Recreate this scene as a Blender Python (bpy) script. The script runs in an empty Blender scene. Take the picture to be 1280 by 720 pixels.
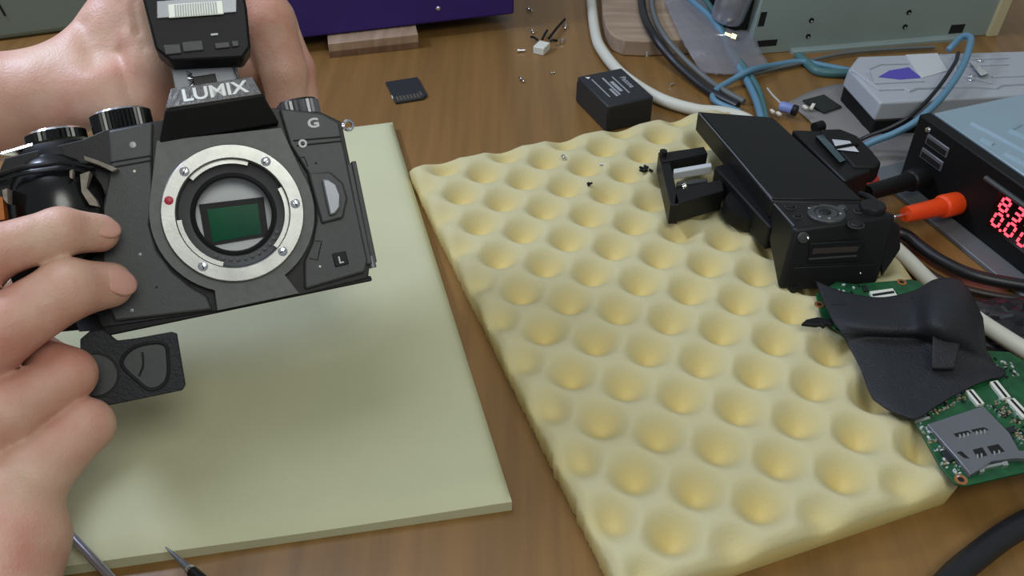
import bpy, bmesh, math, random
import numpy as np
from mathutils import Vector, Matrix
random.seed(7)
RNG = np.random.default_rng(7)
scene = bpy.context.scene
COL = scene.collection
MM = 0.001                                  # every length below is in millimetres

# ------------------------------------------------------------------ camera, world, lights, exposure
FPX, CAM_H, PITCH = 1150.0, 318.0, math.radians(40)
cd = bpy.data.cameras.new('camera'); cam = bpy.data.objects.new('camera', cd); COL.objects.link(cam)
cd.sensor_width = 36.0; cd.lens = 36.0 * FPX / 1280.0; cd.clip_start = 0.01; cd.clip_end = 20
cam.location = (0, 0, CAM_H * MM); cam.rotation_euler = (math.radians(90) - PITCH, 0, 0)
scene.camera = cam

def srgb(r, g, b):
    f = lambda c: (c / 12.92) if c <= 0.04045 else ((c + 0.055) / 1.055) ** 2.4
    return (f(r / 255), f(g / 255), f(b / 255), 1)

world = bpy.data.worlds.new('room_light'); scene.world = world; world.use_nodes = True
bg = world.node_tree.nodes['Background']; bg.inputs[0].default_value = (0.86, 0.95, 1.0, 1); bg.inputs[1].default_value = 0.30

def area(name, loc, target, size, power, color):
    l = bpy.data.lights.new(name, 'AREA'); l.shape = 'DISK'; l.size = size * MM; l.energy = power; l.color = color
    o = bpy.data.objects.new(name, l); COL.objects.link(o)
    o.location = Vector(loc) * MM
    o.rotation_euler = (Vector(target) - Vector(loc)).to_track_quat('-Z', 'Y').to_euler()
    return o
area('desk_lamp', (190, -190, 820), (-20, 330, 0), 400, 3.8, (0.98, 1.0, 0.92))
area('ceiling_lamp', (-420, 620, 1300), (-60, 330, 0), 850, 5.5, (0.78, 0.86, 1.0))
area('bench_lamp', (-520, 560, 520), (-150, 330, 150), 130, 3.4, (0.66, 0.76, 1.0))
vs = scene.view_settings
vs.view_transform = 'Standard'; vs.look = 'None'; vs.gamma = 1.0; vs.use_curve_mapping = False; vs.exposure = -0.22

# ------------------------------------------------------------------ geometry helpers
FW = np.array([0, math.cos(PITCH), -math.sin(PITCH)]); UP = np.array([0, math.sin(PITCH), math.cos(PITCH)])
RT = np.array([1., 0, 0]); CC = np.array([0, 0, CAM_H])
def ray(u, v): return FW + RT * (u - 640) / FPX - UP * (v - 360) / FPX
def at(u, v, z=0.0):                        # where a line of sight of the photograph meets the height z
    d = ray(u, v); return CC + d * ((z - CAM_H) / d[2])
def ats(L, z=0.0): return [at(q[0], q[1], q[2] if len(q) > 2 else z) for q in L]

def spline(P, n=8, closed=False):
    P = [np.asarray(p, float) for p in P]
    if closed: Q = [P[-1]] + P + [P[0], P[1]]
    else: Q = [2 * P[0] - P[1]] + P + [2 * P[-1] - P[-2]]
    out = []
    for i in range(1, len(Q) - 2):
        a, b, c, d = Q[i-1], Q[i], Q[i+1], Q[i+2]
        for k in range(n):
            t = k / n
            out.append(0.5 * ((2*b) + (c - a) * t + (2*a - 5*b + 4*c - d) * t*t + (3*b - a - 3*c + d) * t**3))
    if not closed: out.append(P[-1])
    return out

class MB:
    def __init__(s): s.v = []; s.f = []
    def add(s, V, F):
        n = len(s.v); s.v += [tuple(map(float, p)) for p in V]; s.f += [tuple(i + n for i in q) for q in F]; return s
    def hexa(s, B, T):                      # four bottom corners, four top corners, anticlockwise from above
        return s.add(list(B) + list(T), [(3,2,1,0), (4,5,6,7), (0,1,5,4), (1,2,6,5), (2,3,7,6), (3,0,4,7)])
    def box(s, c, d, rz=0.0):
        x, y, z = d[0]/2, d[1]/2, d[2]/2; ca, sa = math.cos(rz), math.sin(rz)
        P = [(c[0]+a*ca-b*sa, c[1]+a*sa+b*ca) for a, b in ((-x,-y),(x,-y),(x,y),(-x,y))]
        return s.hexa([(p[0],p[1],c[2]-z) for p in P], [(p[0],p[1],c[2]+z) for p in P])
    def prism(s, poly, z0, z1, inset=0.0):
        n = len(poly)
        a = sum(poly[i][0]*poly[(i+1)%n][1]-poly[(i+1)%n][0]*poly[i][1] for i in range(n))
        if a < 0: poly = list(poly)[::-1]
        c = np.mean(np.array([p[:2] for p in poly], float), 0)
        V = [(p[0], p[1], z0) for p in poly] + [(p[0]+(c[0]-p[0])*inset, p[1]+(c[1]-p[1])*inset, z1) for p in poly]
        F = [tuple(range(n))[::-1], tuple(range(n, 2*n))] + [(i, (i+1)%n, n+(i+1)%n, n+i) for i in range(n)]
        return s.add(V, F)
    def tube(s, P, r, seg=10, cap=True):
        P = [np.asarray(p, float) for p in P]; n = len(P); R = r if hasattr(r, '__len__') else [r]*n
        T = [P[min(i+1,n-1)] - P[max(i-1,0)] for i in range(n)]; T = [t/(np.linalg.norm(t)+1e-9) for t in T]
        a = np.array([0,0,1.]) if abs(T[0][2]) < .9 else np.array([1.,0,0])
        N = np.cross(T[0], a); N /= np.linalg.norm(N)
        V = []
        for i in range(n):
            N = N - T[i]*(N@T[i]); N /= np.linalg.norm(N); B = np.cross(T[i], N)
            for k in range(seg):
                t = 2*math.pi*k/seg; V.append(P[i] + R[i]*(math.cos(t)*N + math.sin(t)*B))
        F = [(i*seg+k, i*seg+(k+1)%seg, (i+1)*seg+(k+1)%seg, (i+1)*seg+k) for i in range(n-1) for k in range(seg)]
        if cap: F += [tuple(range(seg))[::-1], tuple(range((n-1)*seg, n*seg))]
        return s.add(V, F)
    def cyl(s, p0, p1, r0, r1=None, seg=20):
        return s.tube([p0, p1], [r0, r0 if r1 is None else r1], seg)
    def lathe(s, prof, o=(0,0,0), ax=(0,0,1), seg=32, a0=0.0, a1=2*math.pi):      # prof: (radius, height) pairs
        ax = np.asarray(ax, float); ax /= np.linalg.norm(ax)
        h = np.array([1.,0,0]) if abs(ax[0]) < .9 else np.array([0,1.,0])
        U = h - ax*(h@ax); U /= np.linalg.norm(U); W = np.cross(ax, U); o = np.asarray(o, float)
        full = abs(a1-a0-2*math.pi) < 1e-6; m = seg if full else seg+1; k = len(prof); V = []
        for j in range(m):
            t = a0 + (a1-a0)*j/seg
            for r, z in prof: V.append(o + ax*z + r*(math.cos(t)*U + math.sin(t)*W))
        F = []
        for j in range(seg):
            b = (j+1) % m
            for i in range(k-1): F.append((j*k+i, b*k+i, b*k+i+1, j*k+i+1))
        if not full and np.hypot(prof[0][0]-prof[-1][0], prof[0][1]-prof[-1][1]) < 1e-6:
            F += [tuple(range(k-1))[::-1], tuple(m*k-k+i for i in range(k-1))]
        return s.add(V, F)
    def ellipsoid(s, c, r, M=None, nu=20, nv=12):
        M = np.eye(3) if M is None else np.asarray(M, float); V = [np.asarray(c, float)+M@np.array([0,0,r[2]])]
        for j in range(1, nv):
            p = math.pi*j/nv
            for i in range(nu):
                t = 2*math.pi*i/nu
                V.append(np.asarray(c, float)+M@np.array([r[0]*math.sin(p)*math.cos(t), r[1]*math.sin(p)*math.sin(t), r[2]*math.cos(p)]))
        V.append(np.asarray(c, float)-M@np.array([0,0,r[2]])); e = len(V)-1
        F = [(0, 1+i, 1+(i+1)%nu) for i in range(nu)] + [(e, e-nu+(i+1)%nu, e-nu+i) for i in range(nu)]
        for j in range(nv-2):
            for i in range(nu): F.append((1+j*nu+i, 1+(j+1)*nu+i, 1+(j+1)*nu+(i+1)%nu, 1+j*nu+(i+1)%nu))
        return s.add(V, F)
    def grid(s, G):
        G = np.asarray(G, float); a, b = G.shape[:2]
        return s.add(G.reshape(-1, 3), [(i*b+j, i*b+j+1, (i+1)*b+j+1, (i+1)*b+j) for i in range(a-1) for j in range(b-1)])
    def ringprism(s, poly, rin, z0, z1, seg=96):   # an outline, star-shaped about the origin, with a round hole
        poly = [np.asarray(p[:2], float) for p in poly]; n = len(poly)
        A = sorted(set([2*math.pi*k/seg for k in range(seg)] + [math.atan2(p[1], p[0]) % (2*math.pi) for p in poly]))
        out = []
        for t in A:
            d = np.array([math.cos(t), math.sin(t)]); best = 0
            for i in range(n):
                p, q = poly[i], poly[(i+1) % n]; e = q-p; den = d[0]*e[1]-d[1]*e[0]
                if abs(den) < 1e-9: continue
                k = (p[0]*e[1]-p[1]*e[0])/den; w = (p[0]*d[1]-p[1]*d[0])/den
                if k > 0 and -1e-6 <= w <= 1+1e-6: best = max(best, k)
            out.append(d*best)
        m = len(A); V = []
        for z in (z0, z1):
            V += [(p[0], p[1], z) for p in out] + [(rin*math.cos(t), rin*math.sin(t), z) for t in A]
        F = []
        for i in range(m):
            j = (i+1) % m
            F += [(2*m+i, 2*m+j, 3*m+j, 3*m+i)[::-1], (i, j, m+j, m+i), (i, 2*m+i, 2*m+j, j)[::-1], (m+i, m+j, 3*m+j, 3*m+i)[::-1]]
        return s.add(V, F)

def mesh_of(mb, name, mat, base=(0,0,0), sharp=38):
    me = bpy.data.meshes.new(name)
    V = (np.array(mb.v, float) - np.asarray(base, float)) * MM
    me.from_pydata(V.tolist(), [], mb.f)
    bm = bmesh.new(); bm.from_mesh(me); bmesh.ops.recalc_face_normals(bm, faces=bm.faces); bm.to_mesh(me); bm.free()
    me.polygons.foreach_set('use_smooth', [True]*len(me.polygons)); me.set_sharp_from_angle(angle=math.radians(sharp))
    if mat: me.materials.append(mat)
    return me
def props(o, label=None, cat=None, group=None, kind=None):
    if label: o['label'] = label
    if cat: o['category'] = cat
    if group: o['group'] = group
    if kind: o['kind'] = kind
    return o
def bevel_mod(o, w, seg=2):
    m = o.modifiers.new('bevel', 'BEVEL'); m.width = w*MM; m.segments = seg; m.limit_method = 'ANGLE'; m.angle_limit = math.radians(38)
    m.harden_normals = False
class Thing:
    def __init__(s, name, label, cat, base=(0,0,0), group=None, matrix=None):
        s.root = bpy.data.objects.new(name, None); COL.objects.link(s.root); s.base = np.asarray(base, float)
        s.root.empty_display_size = 0.01
        if matrix is not None: s.root.matrix_world = matrix; s.base = np.zeros(3)
        else: s.root.location = Vector(s.base)*MM
        props(s.root, label, cat, group)
    def part(s, name, mb, mat, parent=None, bevel=0, label=None, kind=None, sharp=38, seg=2):
        o = bpy.data.objects.new(name, mesh_of(mb, name, mat, s.base, sharp)); COL.objects.link(o); o.parent = parent or s.root
        if bevel: bevel_mod(o, bevel, seg)
        return props(o, label, kind=kind)
    def text(s, name, txt, size, mat, M, parent=None, bold=0.0, extrude=0.12, align='CENTER', sx=1.0):
        o = text_obj(name, txt, size, mat, bold, extrude, align, sx); o.parent = parent or s.root
        L = Matrix(M); L.translation = (Vector(L.translation) - Vector(s.base))*MM
        o.matrix_local = L; return o
def text_obj(name, txt, size, mat, bold, extrude, align, sx=1.0):
    c = bpy.data.curves.new(name, 'FONT'); c.body = txt; c.size = size*MM; c.extrude = extrude*MM; c.offset = bold*MM
    c.align_x = align; c.align_y = 'CENTER'; c.resolution_u = 3
    t = bpy.data.objects.new(name, c); COL.objects.link(t)
    me = bpy.data.meshes.new_from_object(t.evaluated_get(bpy.context.evaluated_depsgraph_get()))
    bpy.data.objects.remove(t); bpy.data.curves.remove(c)
    for v in me.vertices: v.co.x *= sx
    me.materials.clear(); me.materials.append(mat); me.name = name
    o = bpy.data.objects.new(name, me); COL.objects.link(o); return o
def single(name, mb, mat, label, cat, base=None, group=None, bevel=0, kind=None, sharp=38, seg=2):
    if base is None:
        V = np.array(mb.v); base = np.r_[(V[:, :2].min(0)+V[:, :2].max(0))/2, V[:, 2].min()]
    o = bpy.data.objects.new(name, mesh_of(mb, name, mat, base, sharp)); COL.objects.link(o); o.location = Vector(base)*MM
    if bevel: bevel_mod(o, bevel, seg)
    return props(o, label, cat, group, kind)
def basis(x, y, o):                          # 4x4 with given x and y directions
    x = Vector(x).normalized(); z = x.cross(Vector(y)).normalized(); y = z.cross(x)
    M = Matrix((x, y, z)).transposed().to_4x4(); M.translation = Vector(o); return M

# ------------------------------------------------------------------ materials
def mat(name, col, rough=0.5, metal=0.0, var=0.0, vscale=60, bump=0.0, bscale=400, coat=0.0, sss=0.0, emit=None, alpha=1.0, trans=0.0, spec=0.5, col2=None, detail=4, stretch=None):
    m = bpy.data.materials.new(name); m.use_nodes = True; nt = m.node_tree; b = nt.nodes['Principled BSDF']
    b.inputs['Base Color'].default_value = col; b.inputs['Roughness'].default_value = rough; b.inputs['Metallic'].default_value = metal
    b.inputs['Coat Weight'].default_value = coat; b.inputs['Coat Roughness'].default_value = 0.15; b.inputs['Specular IOR Level'].default_value = spec
    b.inputs['Alpha'].default_value = alpha; b.inputs['Transmission Weight'].default_value = trans
    tc = nt.nodes.new('ShaderNodeTexCoord'); src = tc.outputs['Object']
    if stretch:
        mp = nt.nodes.new('ShaderNodeMapping'); mp.inputs['Scale'].default_value = stretch[0]; mp.inputs['Rotation'].default_value = stretch[1]
        nt.links.new(src, mp.inputs[0]); src = mp.outputs[0]
    if var or col2:
        n = nt.nodes.new('ShaderNodeTexNoise'); n.inputs['Scale'].default_value = vscale; n.inputs['Detail'].default_value = detail
        nt.links.new(src, n.inputs['Vector'])
        r = nt.nodes.new('ShaderNodeValToRGB'); r.color_ramp.elements[0].position = 0.32; r.color_ramp.elements[1].position = 0.68
        c = col[:3]; c2 = col2[:3] if col2 else tuple(x*(1-var) for x in c)
        c1 = c if col2 else tuple(min(1, x*(1+var)) for x in c)
        r.color_ramp.elements[0].color = (*c2, 1); r.color_ramp.elements[1].color = (*c1, 1)
        nt.links.new(n.outputs[0], r.inputs[0]); nt.links.new(r.outputs[0], b.inputs['Base Color'])
    if bump:
        n = nt.nodes.new('ShaderNodeTexNoise'); n.inputs['Scale'].default_value = bscale; n.inputs['Detail'].default_value = 3
        nt.links.new(src, n.inputs['Vector'])
        bp = nt.nodes.new('ShaderNodeBump'); bp.inputs['Strength'].default_value = bump; bp.inputs['Distance'].default_value = 0.0006
        nt.links.new(n.outputs[0], bp.inputs['Height']); nt.links.new(bp.outputs[0], b.inputs['Normal'])
    if sss:
        b.inputs['Subsurface Weight'].default_value = sss; b.inputs['Subsurface Radius'].default_value = (1, .45, .25); b.inputs['Subsurface Scale'].default_value = 0.003
    if emit:
        b.inputs['Emission Color'].default_value = emit[0]; b.inputs['Emission Strength'].default_value = emit[1]
    return m

def wood_mat(name, dark, light, rough, scale, rot, coat=0.25):
    m = mat(name, light, rough, col2=dark, vscale=1.0, stretch=(scale, (0, 0, rot)), detail=6, bump=0.10, bscale=2.0, coat=coat)
    return m
M = {}
M['table'] = wood_mat('table_wood', srgb(118, 86, 45), srgb(137, 101, 54), 0.40, (110, 5, 20), math.radians(-14), 0.15)
M['floor'] = mat('floor_board', srgb(110, 84, 60), 0.6, var=.2, vscale=6)
M['foam'] = mat('foam_flat', srgb(195, 194, 160), 0.95, var=.025, vscale=25, bump=.25, bscale=900, spec=.1)
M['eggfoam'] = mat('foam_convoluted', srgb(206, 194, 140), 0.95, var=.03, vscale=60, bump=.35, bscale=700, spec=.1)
M['skin'] = None
def egg_mat(m, top, pit):                     # greyer raised faces and yellower hollows, mixed by height with some noise
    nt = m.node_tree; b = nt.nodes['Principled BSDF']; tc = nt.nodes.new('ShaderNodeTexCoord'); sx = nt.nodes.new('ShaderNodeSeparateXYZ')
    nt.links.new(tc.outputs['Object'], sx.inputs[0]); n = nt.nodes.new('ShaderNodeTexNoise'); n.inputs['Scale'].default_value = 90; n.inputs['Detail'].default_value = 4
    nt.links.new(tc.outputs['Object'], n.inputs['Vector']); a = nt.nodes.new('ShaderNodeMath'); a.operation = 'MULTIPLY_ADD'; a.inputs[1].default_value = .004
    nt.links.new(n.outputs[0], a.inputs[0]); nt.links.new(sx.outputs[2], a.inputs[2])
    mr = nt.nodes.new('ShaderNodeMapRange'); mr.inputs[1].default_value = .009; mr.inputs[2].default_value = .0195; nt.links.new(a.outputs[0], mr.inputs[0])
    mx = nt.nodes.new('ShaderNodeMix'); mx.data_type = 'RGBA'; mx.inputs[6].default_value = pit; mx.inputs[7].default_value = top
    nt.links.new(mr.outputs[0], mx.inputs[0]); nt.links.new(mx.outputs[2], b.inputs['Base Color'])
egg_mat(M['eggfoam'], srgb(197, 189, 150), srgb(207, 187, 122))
M['blackplastic'] = mat('black_plastic', srgb(20, 20, 21), 0.45, spec=.32, bump=.12, bscale=1500)
M['camgrey'] = mat('camera_body_grey', srgb(60, 62, 62), 0.48, var=.08, vscale=500, bump=.18, bscale=2500)
M['camface'] = mat('camera_mount_panel', srgb(90, 91, 89), 0.5, var=.10, vscale=300, bump=.15, bscale=2200)
M['lumixplate'] = mat('flash_top_grain', srgb(112, 110, 108), 0.36, metal=.35, var=.2, vscale=420, bump=1.0, bscale=900, stretch=((1, .45, 1), (0, 0, .7)))
M['black'] = mat('matt_black', srgb(14, 14, 15), 0.55, spec=.3)
M['gloss'] = mat('gloss_black', srgb(14, 13, 13), 0.24, bump=.15, bscale=120)
M['screen'] = mat('lcd_screen', srgb(17, 18, 18), 0.28, spec=.3)
M['steel'] = mat('brushed_steel', srgb(168, 168, 165), 0.42, metal=.92, var=.14, vscale=90, bump=.05, bscale=900)
M['chrome'] = mat('chrome', srgb(225, 226, 230), 0.18, metal=1)
M['canmetal'] = mat('can_metal', srgb(176, 178, 188), 0.28, metal=.75)
M['throat'] = mat('throat_grey', srgb(74, 75, 76), 0.5)
M['white'] = mat('white_print', srgb(235, 236, 232), 0.5)
M['lightgrey'] = mat('light_grey_plastic', srgb(196, 198, 200), 0.5)
M['sensor'] = mat('sensor_green', srgb(16, 88, 58), 0.15, spec=.06, col2=srgb(14, 70, 52), vscale=40)
M['red'] = mat('red_dot', srgb(176, 40, 62), 0.4)
M['flashglass'] = mat('flash_lens', srgb(244, 248, 236), 0.3, emit=None)
M['residue'] = mat('glue_residue', srgb(138, 130, 118), 0.8, var=.2, vscale=300)
M['amber'] = mat('amber_flex', srgb(168, 96, 24), 0.4)
M['purple'] = mat('purple_paint', srgb(48, 28, 112), 0.45, var=.06, vscale=30, bump=.05, bscale=600)
M['strip'] = wood_mat('strip_wood', srgb(150, 122, 100), srgb(176, 150, 126), 0.7, (200, 12, 60), math.radians(76), 0)
M['strip2'] = wood_mat('strip_ply', srgb(104, 74, 54), srgb(128, 96, 72), 0.7, (200, 12, 60), math.radians(76), 0)
M['palewood'] = wood_mat('pale_wood', srgb(140, 118, 98), srgb(172, 150, 128), 0.75, (14, 120, 20), math.radians(-8), 0)
M['greencase'] = mat('green_grey_metal', srgb(142, 156, 152), 0.45, metal=.1, var=.05, vscale=20)
M['cream'] = mat('cream_metal', srgb(196, 186, 150), 0.5)
M['greypanel'] = mat('grey_green_panel', srgb(116, 126, 116), 0.5, var=.08, vscale=18)
M['bluegreytop'] = mat('psu_lid', srgb(156, 178, 190), 0.34, metal=.35, var=.03, vscale=30)
M['batt'] = mat('battery_black', srgb(34, 36, 40), 0.5, bump=.1, bscale=1500)
M['print'] = mat('grey_print', srgb(150, 154, 158), 0.6)
M['sd'] = mat('sd_plastic', srgb(40, 42, 44), 0.5)
M['gold'] = mat('contact_metal', srgb(190, 180, 150), 0.3, metal=.9)
M['whitecable'] = mat('white_cable', srgb(206, 205, 192), 0.5)
M['blackcable'] = mat('black_cable', srgb(26, 27, 30), 0.4)
M['browncable'] = mat('brown_cable', srgb(40, 30, 26), 0.45)
M['bluecable'] = mat('blue_cable', srgb(92, 134, 158), 0.42)
M['tealcable'] = mat('teal_cable', srgb(70, 110, 112), 0.45)
M['greycable'] = mat('grey_cable', srgb(96, 100, 100), 0.5)
M['pcb'] = mat('pcb_green', srgb(30, 92, 52), 0.38, col2=srgb(20, 66, 40), vscale=160)
M['metal'] = mat('slot_metal', srgb(128, 130, 136), 0.40, metal=.6, var=.04, vscale=60)
M['solder'] = mat('solder', srgb(200, 205, 200), 0.3, metal=.8)
M['copper'] = mat('copper', srgb(196, 132, 84), 0.35, metal=.7)
M['chip'] = mat('chip_black', srgb(30, 34, 34), 0.4)
M['tancap'] = mat('tan_capacitor', srgb(150, 134, 104), 0.5)
M['connector'] = mat('connector_ivory', srgb(214, 214, 202), 0.5)
M['rubber'] = mat('rubber_leather', srgb(38, 39, 43), 0.6, spec=.35, bump=.8, bscale=900, var=.06, vscale=300)
M['orange'] = mat('orange_plug', srgb(238, 74, 22), 0.42)
M['pinkred'] = mat('red_plug', srgb(186, 62, 56), 0.45)
M['led'] = mat('led_red', srgb(255, 40, 50), 0.5, emit=((1, .06, .09, 1), 3.2))
M['display'] = mat('led_window', srgb(26, 14, 16), 0.15)
M['blueviolet'] = mat('violet_insert', srgb(82, 70, 168), 0.4)
M['clearplastic'] = mat('milky_plastic', srgb(204, 208, 216), 0.30, trans=.35, spec=.5)
M['bag'] = mat('grey_film_bag', srgb(150, 150, 158), 0.30, alpha=.42, bump=.6, bscale=60)
M['mat_grey'] = mat('grey_film_sheet', srgb(146, 142, 140), 0.35, alpha=.75, bump=.4, bscale=40)
M['greyrubber'] = mat('grey_bar', srgb(104, 108, 112), 0.45, metal=.2)
M['seam'] = mat('seam_black', srgb(8, 8, 9), 0.7)
M['speck'] = mat('pale_speck', srgb(225, 220, 205), 0.4)

def skin_mat():
    m = bpy.data.materials.new('skin'); m.use_nodes = True; nt = m.node_tree; b = nt.nodes['Principled BSDF']
    tc = nt.nodes.new('ShaderNodeTexCoord')
    n1 = nt.nodes.new('ShaderNodeTexNoise'); n1.inputs['Scale'].default_value = 42; n1.inputs['Detail'].default_value = 3
    r = nt.nodes.new('ShaderNodeValToRGB'); r.color_ramp.elements[0].position = .30; r.color_ramp.elements[1].position = .70
    r.color_ramp.elements[0].color = srgb(194, 136, 118); r.color_ramp.elements[1].color = srgb(208, 172, 150)
    nt.links.new(tc.outputs['Object'], n1.inputs['Vector']); nt.links.new(n1.outputs[0], r.inputs[0]); nt.links.new(r.outputs[0], b.inputs['Base Color'])
    n2 = nt.nodes.new('ShaderNodeTexVoronoi'); n2.inputs['Scale'].default_value = 900
    n3 = nt.nodes.new('ShaderNodeTexNoise'); n3.inputs['Scale'].default_value = 160; n3.inputs['Detail'].default_value = 5
    mx = nt.nodes.new('ShaderNodeMath'); mx.operation = 'MULTIPLY_ADD'; mx.inputs[1].default_value = .35
    nt.links.new(tc.outputs['Object'], n2.inputs['Vector']); nt.links.new(tc.outputs['Object'], n3.inputs['Vector'])
    nt.links.new(n2.outputs['Distance'], mx.inputs[0]); nt.links.new(n3.outputs[0], mx.inputs[2])
    bp = nt.nodes.new('ShaderNodeBump'); bp.inputs['Strength'].default_value = .45; bp.inputs['Distance'].default_value = .0006
    nt.links.new(mx.outputs[0], bp.inputs['Height']); nt.links.new(bp.outputs[0], b.inputs['Normal'])
    b.inputs['Roughness'].default_value = .50; b.inputs['Specular IOR Level'].default_value = .42
    b.inputs['Subsurface Weight'].default_value = .22; b.inputs['Subsurface Radius'].default_value = (1, .38, .22); b.inputs['Subsurface Scale'].default_value = .0035
    return m
M['skin'] = skin_mat()
M['nail'] = mat('fingernail', srgb(206, 156, 140), 0.33, sss=.2)

# ------------------------------------------------------------------ setting: floor and desk
mb = MB().box((0, 350, -742), (3600, 3000, 4)); fl = single('floor', mb, M['floor'], 'brown board floor under the desk', 'floor', kind='structure')
T = Thing('table', 'brown wood laminate desk under the foam pads and electronics', 'table', (0, 520, -740))
T.part('tabletop', MB().box((0, 560, -14), (1700, 1150, 28)), M['table'], bevel=2)
for sx in (-1, 1):
    for sy in (-1, 1):
        T.part('leg', MB().box((sx*790, 560+sy*510, -384), (55, 55, 712)), M['table'], bevel=2)
    T.part('side_rail', MB().box((sx*790, 560, -68), (22, 960, 80)), M['table'])

# ------------------------------------------------------------------ flat foam pad
C1 = at(490, 148, 8.5)[:2]; C2 = at(640, 622, 8.5)[:2]; C3 = at(70, 704, 8.5)[:2]
dL = (C3-C2)/np.linalg.norm(C3-C2); fa = np.array([-dL[1], dL[0]])
A_, B_ = C2, C1; w = 225
Cn = C2 + dL*w; Cf = C1 + (dL*.985+np.array([-.0, -.06]))*w
def soft_pad(name, label, quad, th, material, res=60):
    q = [np.asarray(p, float) for p in quad]; G = np.zeros((res+1, res+1, 3))
    s_ = np.linspace(0, 1, res+1)
    for i, a in enumerate(s_):
        for j, b in enumerate(s_):
            p = (q[0]*(1-a)+q[1]*a)*(1-b) + (q[3]*(1-a)+q[2]*a)*b
            z = th + .5*math.sin(p[0]*.035+1)*math.cos(p[1]*.027)
            e = min(a, 1-a, b, 1-b)*200
            if e < 6: z -= (1-e/6)**2*3.2
            G[i, j] = (*p, z)
    mbp = MB(); n = res+1; V = G.reshape(-1, 3).tolist()
    F = [(i*n+j, (i+1)*n+j, (i+1)*n+j+1, i*n+j+1) for i in range(res) for j in range(res)]
    rim = [(i, 0) for i in range(res)] + [(res, j) for j in range(res)] + [(res-i, res) for i in range(res)] + [(0, res-j) for j in range(res)]
    idx = [i*n+j for i, j in rim]; base = len(V); V += [[V[k][0], V[k][1], 0.0] for k in idx]; m_ = len(idx)
    F += [(idx[k], base+k, base+(k+1) % m_, idx[(k+1) % m_]) for k in range(m_)] + [tuple(base+k for k in range(m_))[::-1]]
    mbp.add(V, F); return mbp
mbp = soft_pad('x', '', [Cn, A_, B_, Cf], 8.5, None)
pad1 = single('foam_pad', mbp, M['foam'], 'smooth flat pale cream foam pad under the held camera', 'foam pad', sharp=60)

# ------------------------------------------------------------------ convoluted foam pad
LO = np.array([-40.71, 474.64]); LU = np.array([24.29, -7.35]); LV = np.array([11.42, -29.25]); LW = LU - LV
IM = np.linalg.inv(np.stack([LU, LW], 1))
E_far_l = at(511, 206, 16)[:2]; E_far_r = at(912, 131, 16)[:2]; E_mid_r = at(1143, 338, 16)[:2]; E_near_r = at(1200, 603, 16)[:2]; E_near_l = at(782, 745, 16)[:2]
EDGES = [(E_far_r, E_far_l), (E_far_l, E_near_l), (E_near_l, E_near_r), (E_near_r, E_mid_r), (E_mid_r, E_far_r)]
def egg(p):
    p = np.asarray(p, float)
    ab = IM @ (p - LO); c0 = np.floor(ab)
    d = min(math.hypot(*(p-LO-LU*(c0[0]+x)-LW*(c0[1]+y))) for x in (0, 1) for y in (0, 1))      # to the nearest pit centre
    t = max(0., 1-d/14.4); pit = t*t*(3-2*t); h = math.cos(2*math.pi*ab[0])*.5+math.cos(2*math.pi*ab[1])*.5
    e = min(((q-r)[0]*(p-r)[1]-(q-r)[1]*(p-r)[0])/math.hypot(*(q-r)) for r, q in EDGES)          # distance to the pad's rim
    k = .35+.65*min(1., max(0., e/13.))
    return 17.5 - k*(9.2*pit + .8*(h+1)*.5) - 4.0*max(0., 1-e/5.5)**2 + .3*math.sin(p[0]*.21)*math.sin(p[1]*.17)
ni, nj = 210, 140; V = []; rr = np.random.default_rng(3)
ex = rr.normal(0, .5, (4, 400))
for i in range(ni+1):
    for j in range(nj+1):
        a, b = j/nj, i/ni
        rgt = E_far_r+(E_mid_r-E_far_r)*(b/.5) if b < .5 else E_mid_r+(E_near_r-E_mid_r)*((b-.5)/.5)
        p = (E_far_l*(1-b)+E_near_l*b)*(1-a) + rgt*a
        if i == 0: p = p + np.array([.2, .6])*ex[0, j]
        if j == 0: p = p + np.array([.5, .1])*ex[1, i]
        V.append((p[0], p[1], egg(p)))
n = nj+1; F = [(i*n+j, (i+1)*n+j, (i+1)*n+j+1, i*n+j+1) for i in range(ni) for j in range(nj)]
rim = [i*n for i in range(ni)] + [ni*n+j for j in range(nj)] + [(ni-i)*n+nj for i in range(ni)] + [nj-j for j in range(nj)]
base = len(V); cen = np.mean(np.array(V), 0)
V += [(V[k][0]+(cen[0]-V[k][0])*.012, V[k][1]+(cen[1]-V[k][1])*.012, 0.) for k in rim]; m_ = len(rim)
F += [(rim[k], base+k, base+(k+1) % m_, rim[(k+1) % m_]) for k in range(m_)] + [tuple(base+k for k in range(m_))[::-1]]
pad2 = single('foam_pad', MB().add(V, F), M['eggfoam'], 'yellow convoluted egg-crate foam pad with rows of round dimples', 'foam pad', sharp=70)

# ------------------------------------------------------------------ held camera (own frame: x right, y up, z out of the mount)
CO = np.array([-108.939, 294.691, 109.138])
CX = np.array([.9379617, .34673888, 0]); CY = np.array([-.2116337, .57248932, .79212824]); CZ = np.array([.27466166, -.74298595, .61035469])
CM = Matrix((CX, CY, CZ)).transposed().to_4x4(); CM.translation = Vector(CO)*MM
def cl(u, v, z=0.0):                         # the point of the camera's own plane z seen at a place in the photograph
    d = ray(u, v); k = (z-(CC-CO)@CZ)/(d@CZ); p = CC+d*k-CO; return (float(p@CX), float(p@CY))
K = Thing('mirrorless_camera', 'black mirrorless camera without lens, silver mount ring, pop-up flash raised, held in hands', 'camera', matrix=CM)
body = [(50, 28.5), (49, -29.5), (46.5, -36.5), (20, -37.2), (-15, -36.2), (-60, -32.6), (-72, -31), (-82, -27), (-85, 0), (-83, 26), (-76, 37), (-48, 39), (-40, 41), (-21, 41.3), (25, 38.6), (43, 33.6)]
bo = K.part('body', MB().ringprism(body, 22.2, -40, -8), M['blackplastic'], bevel=1.2)
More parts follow.
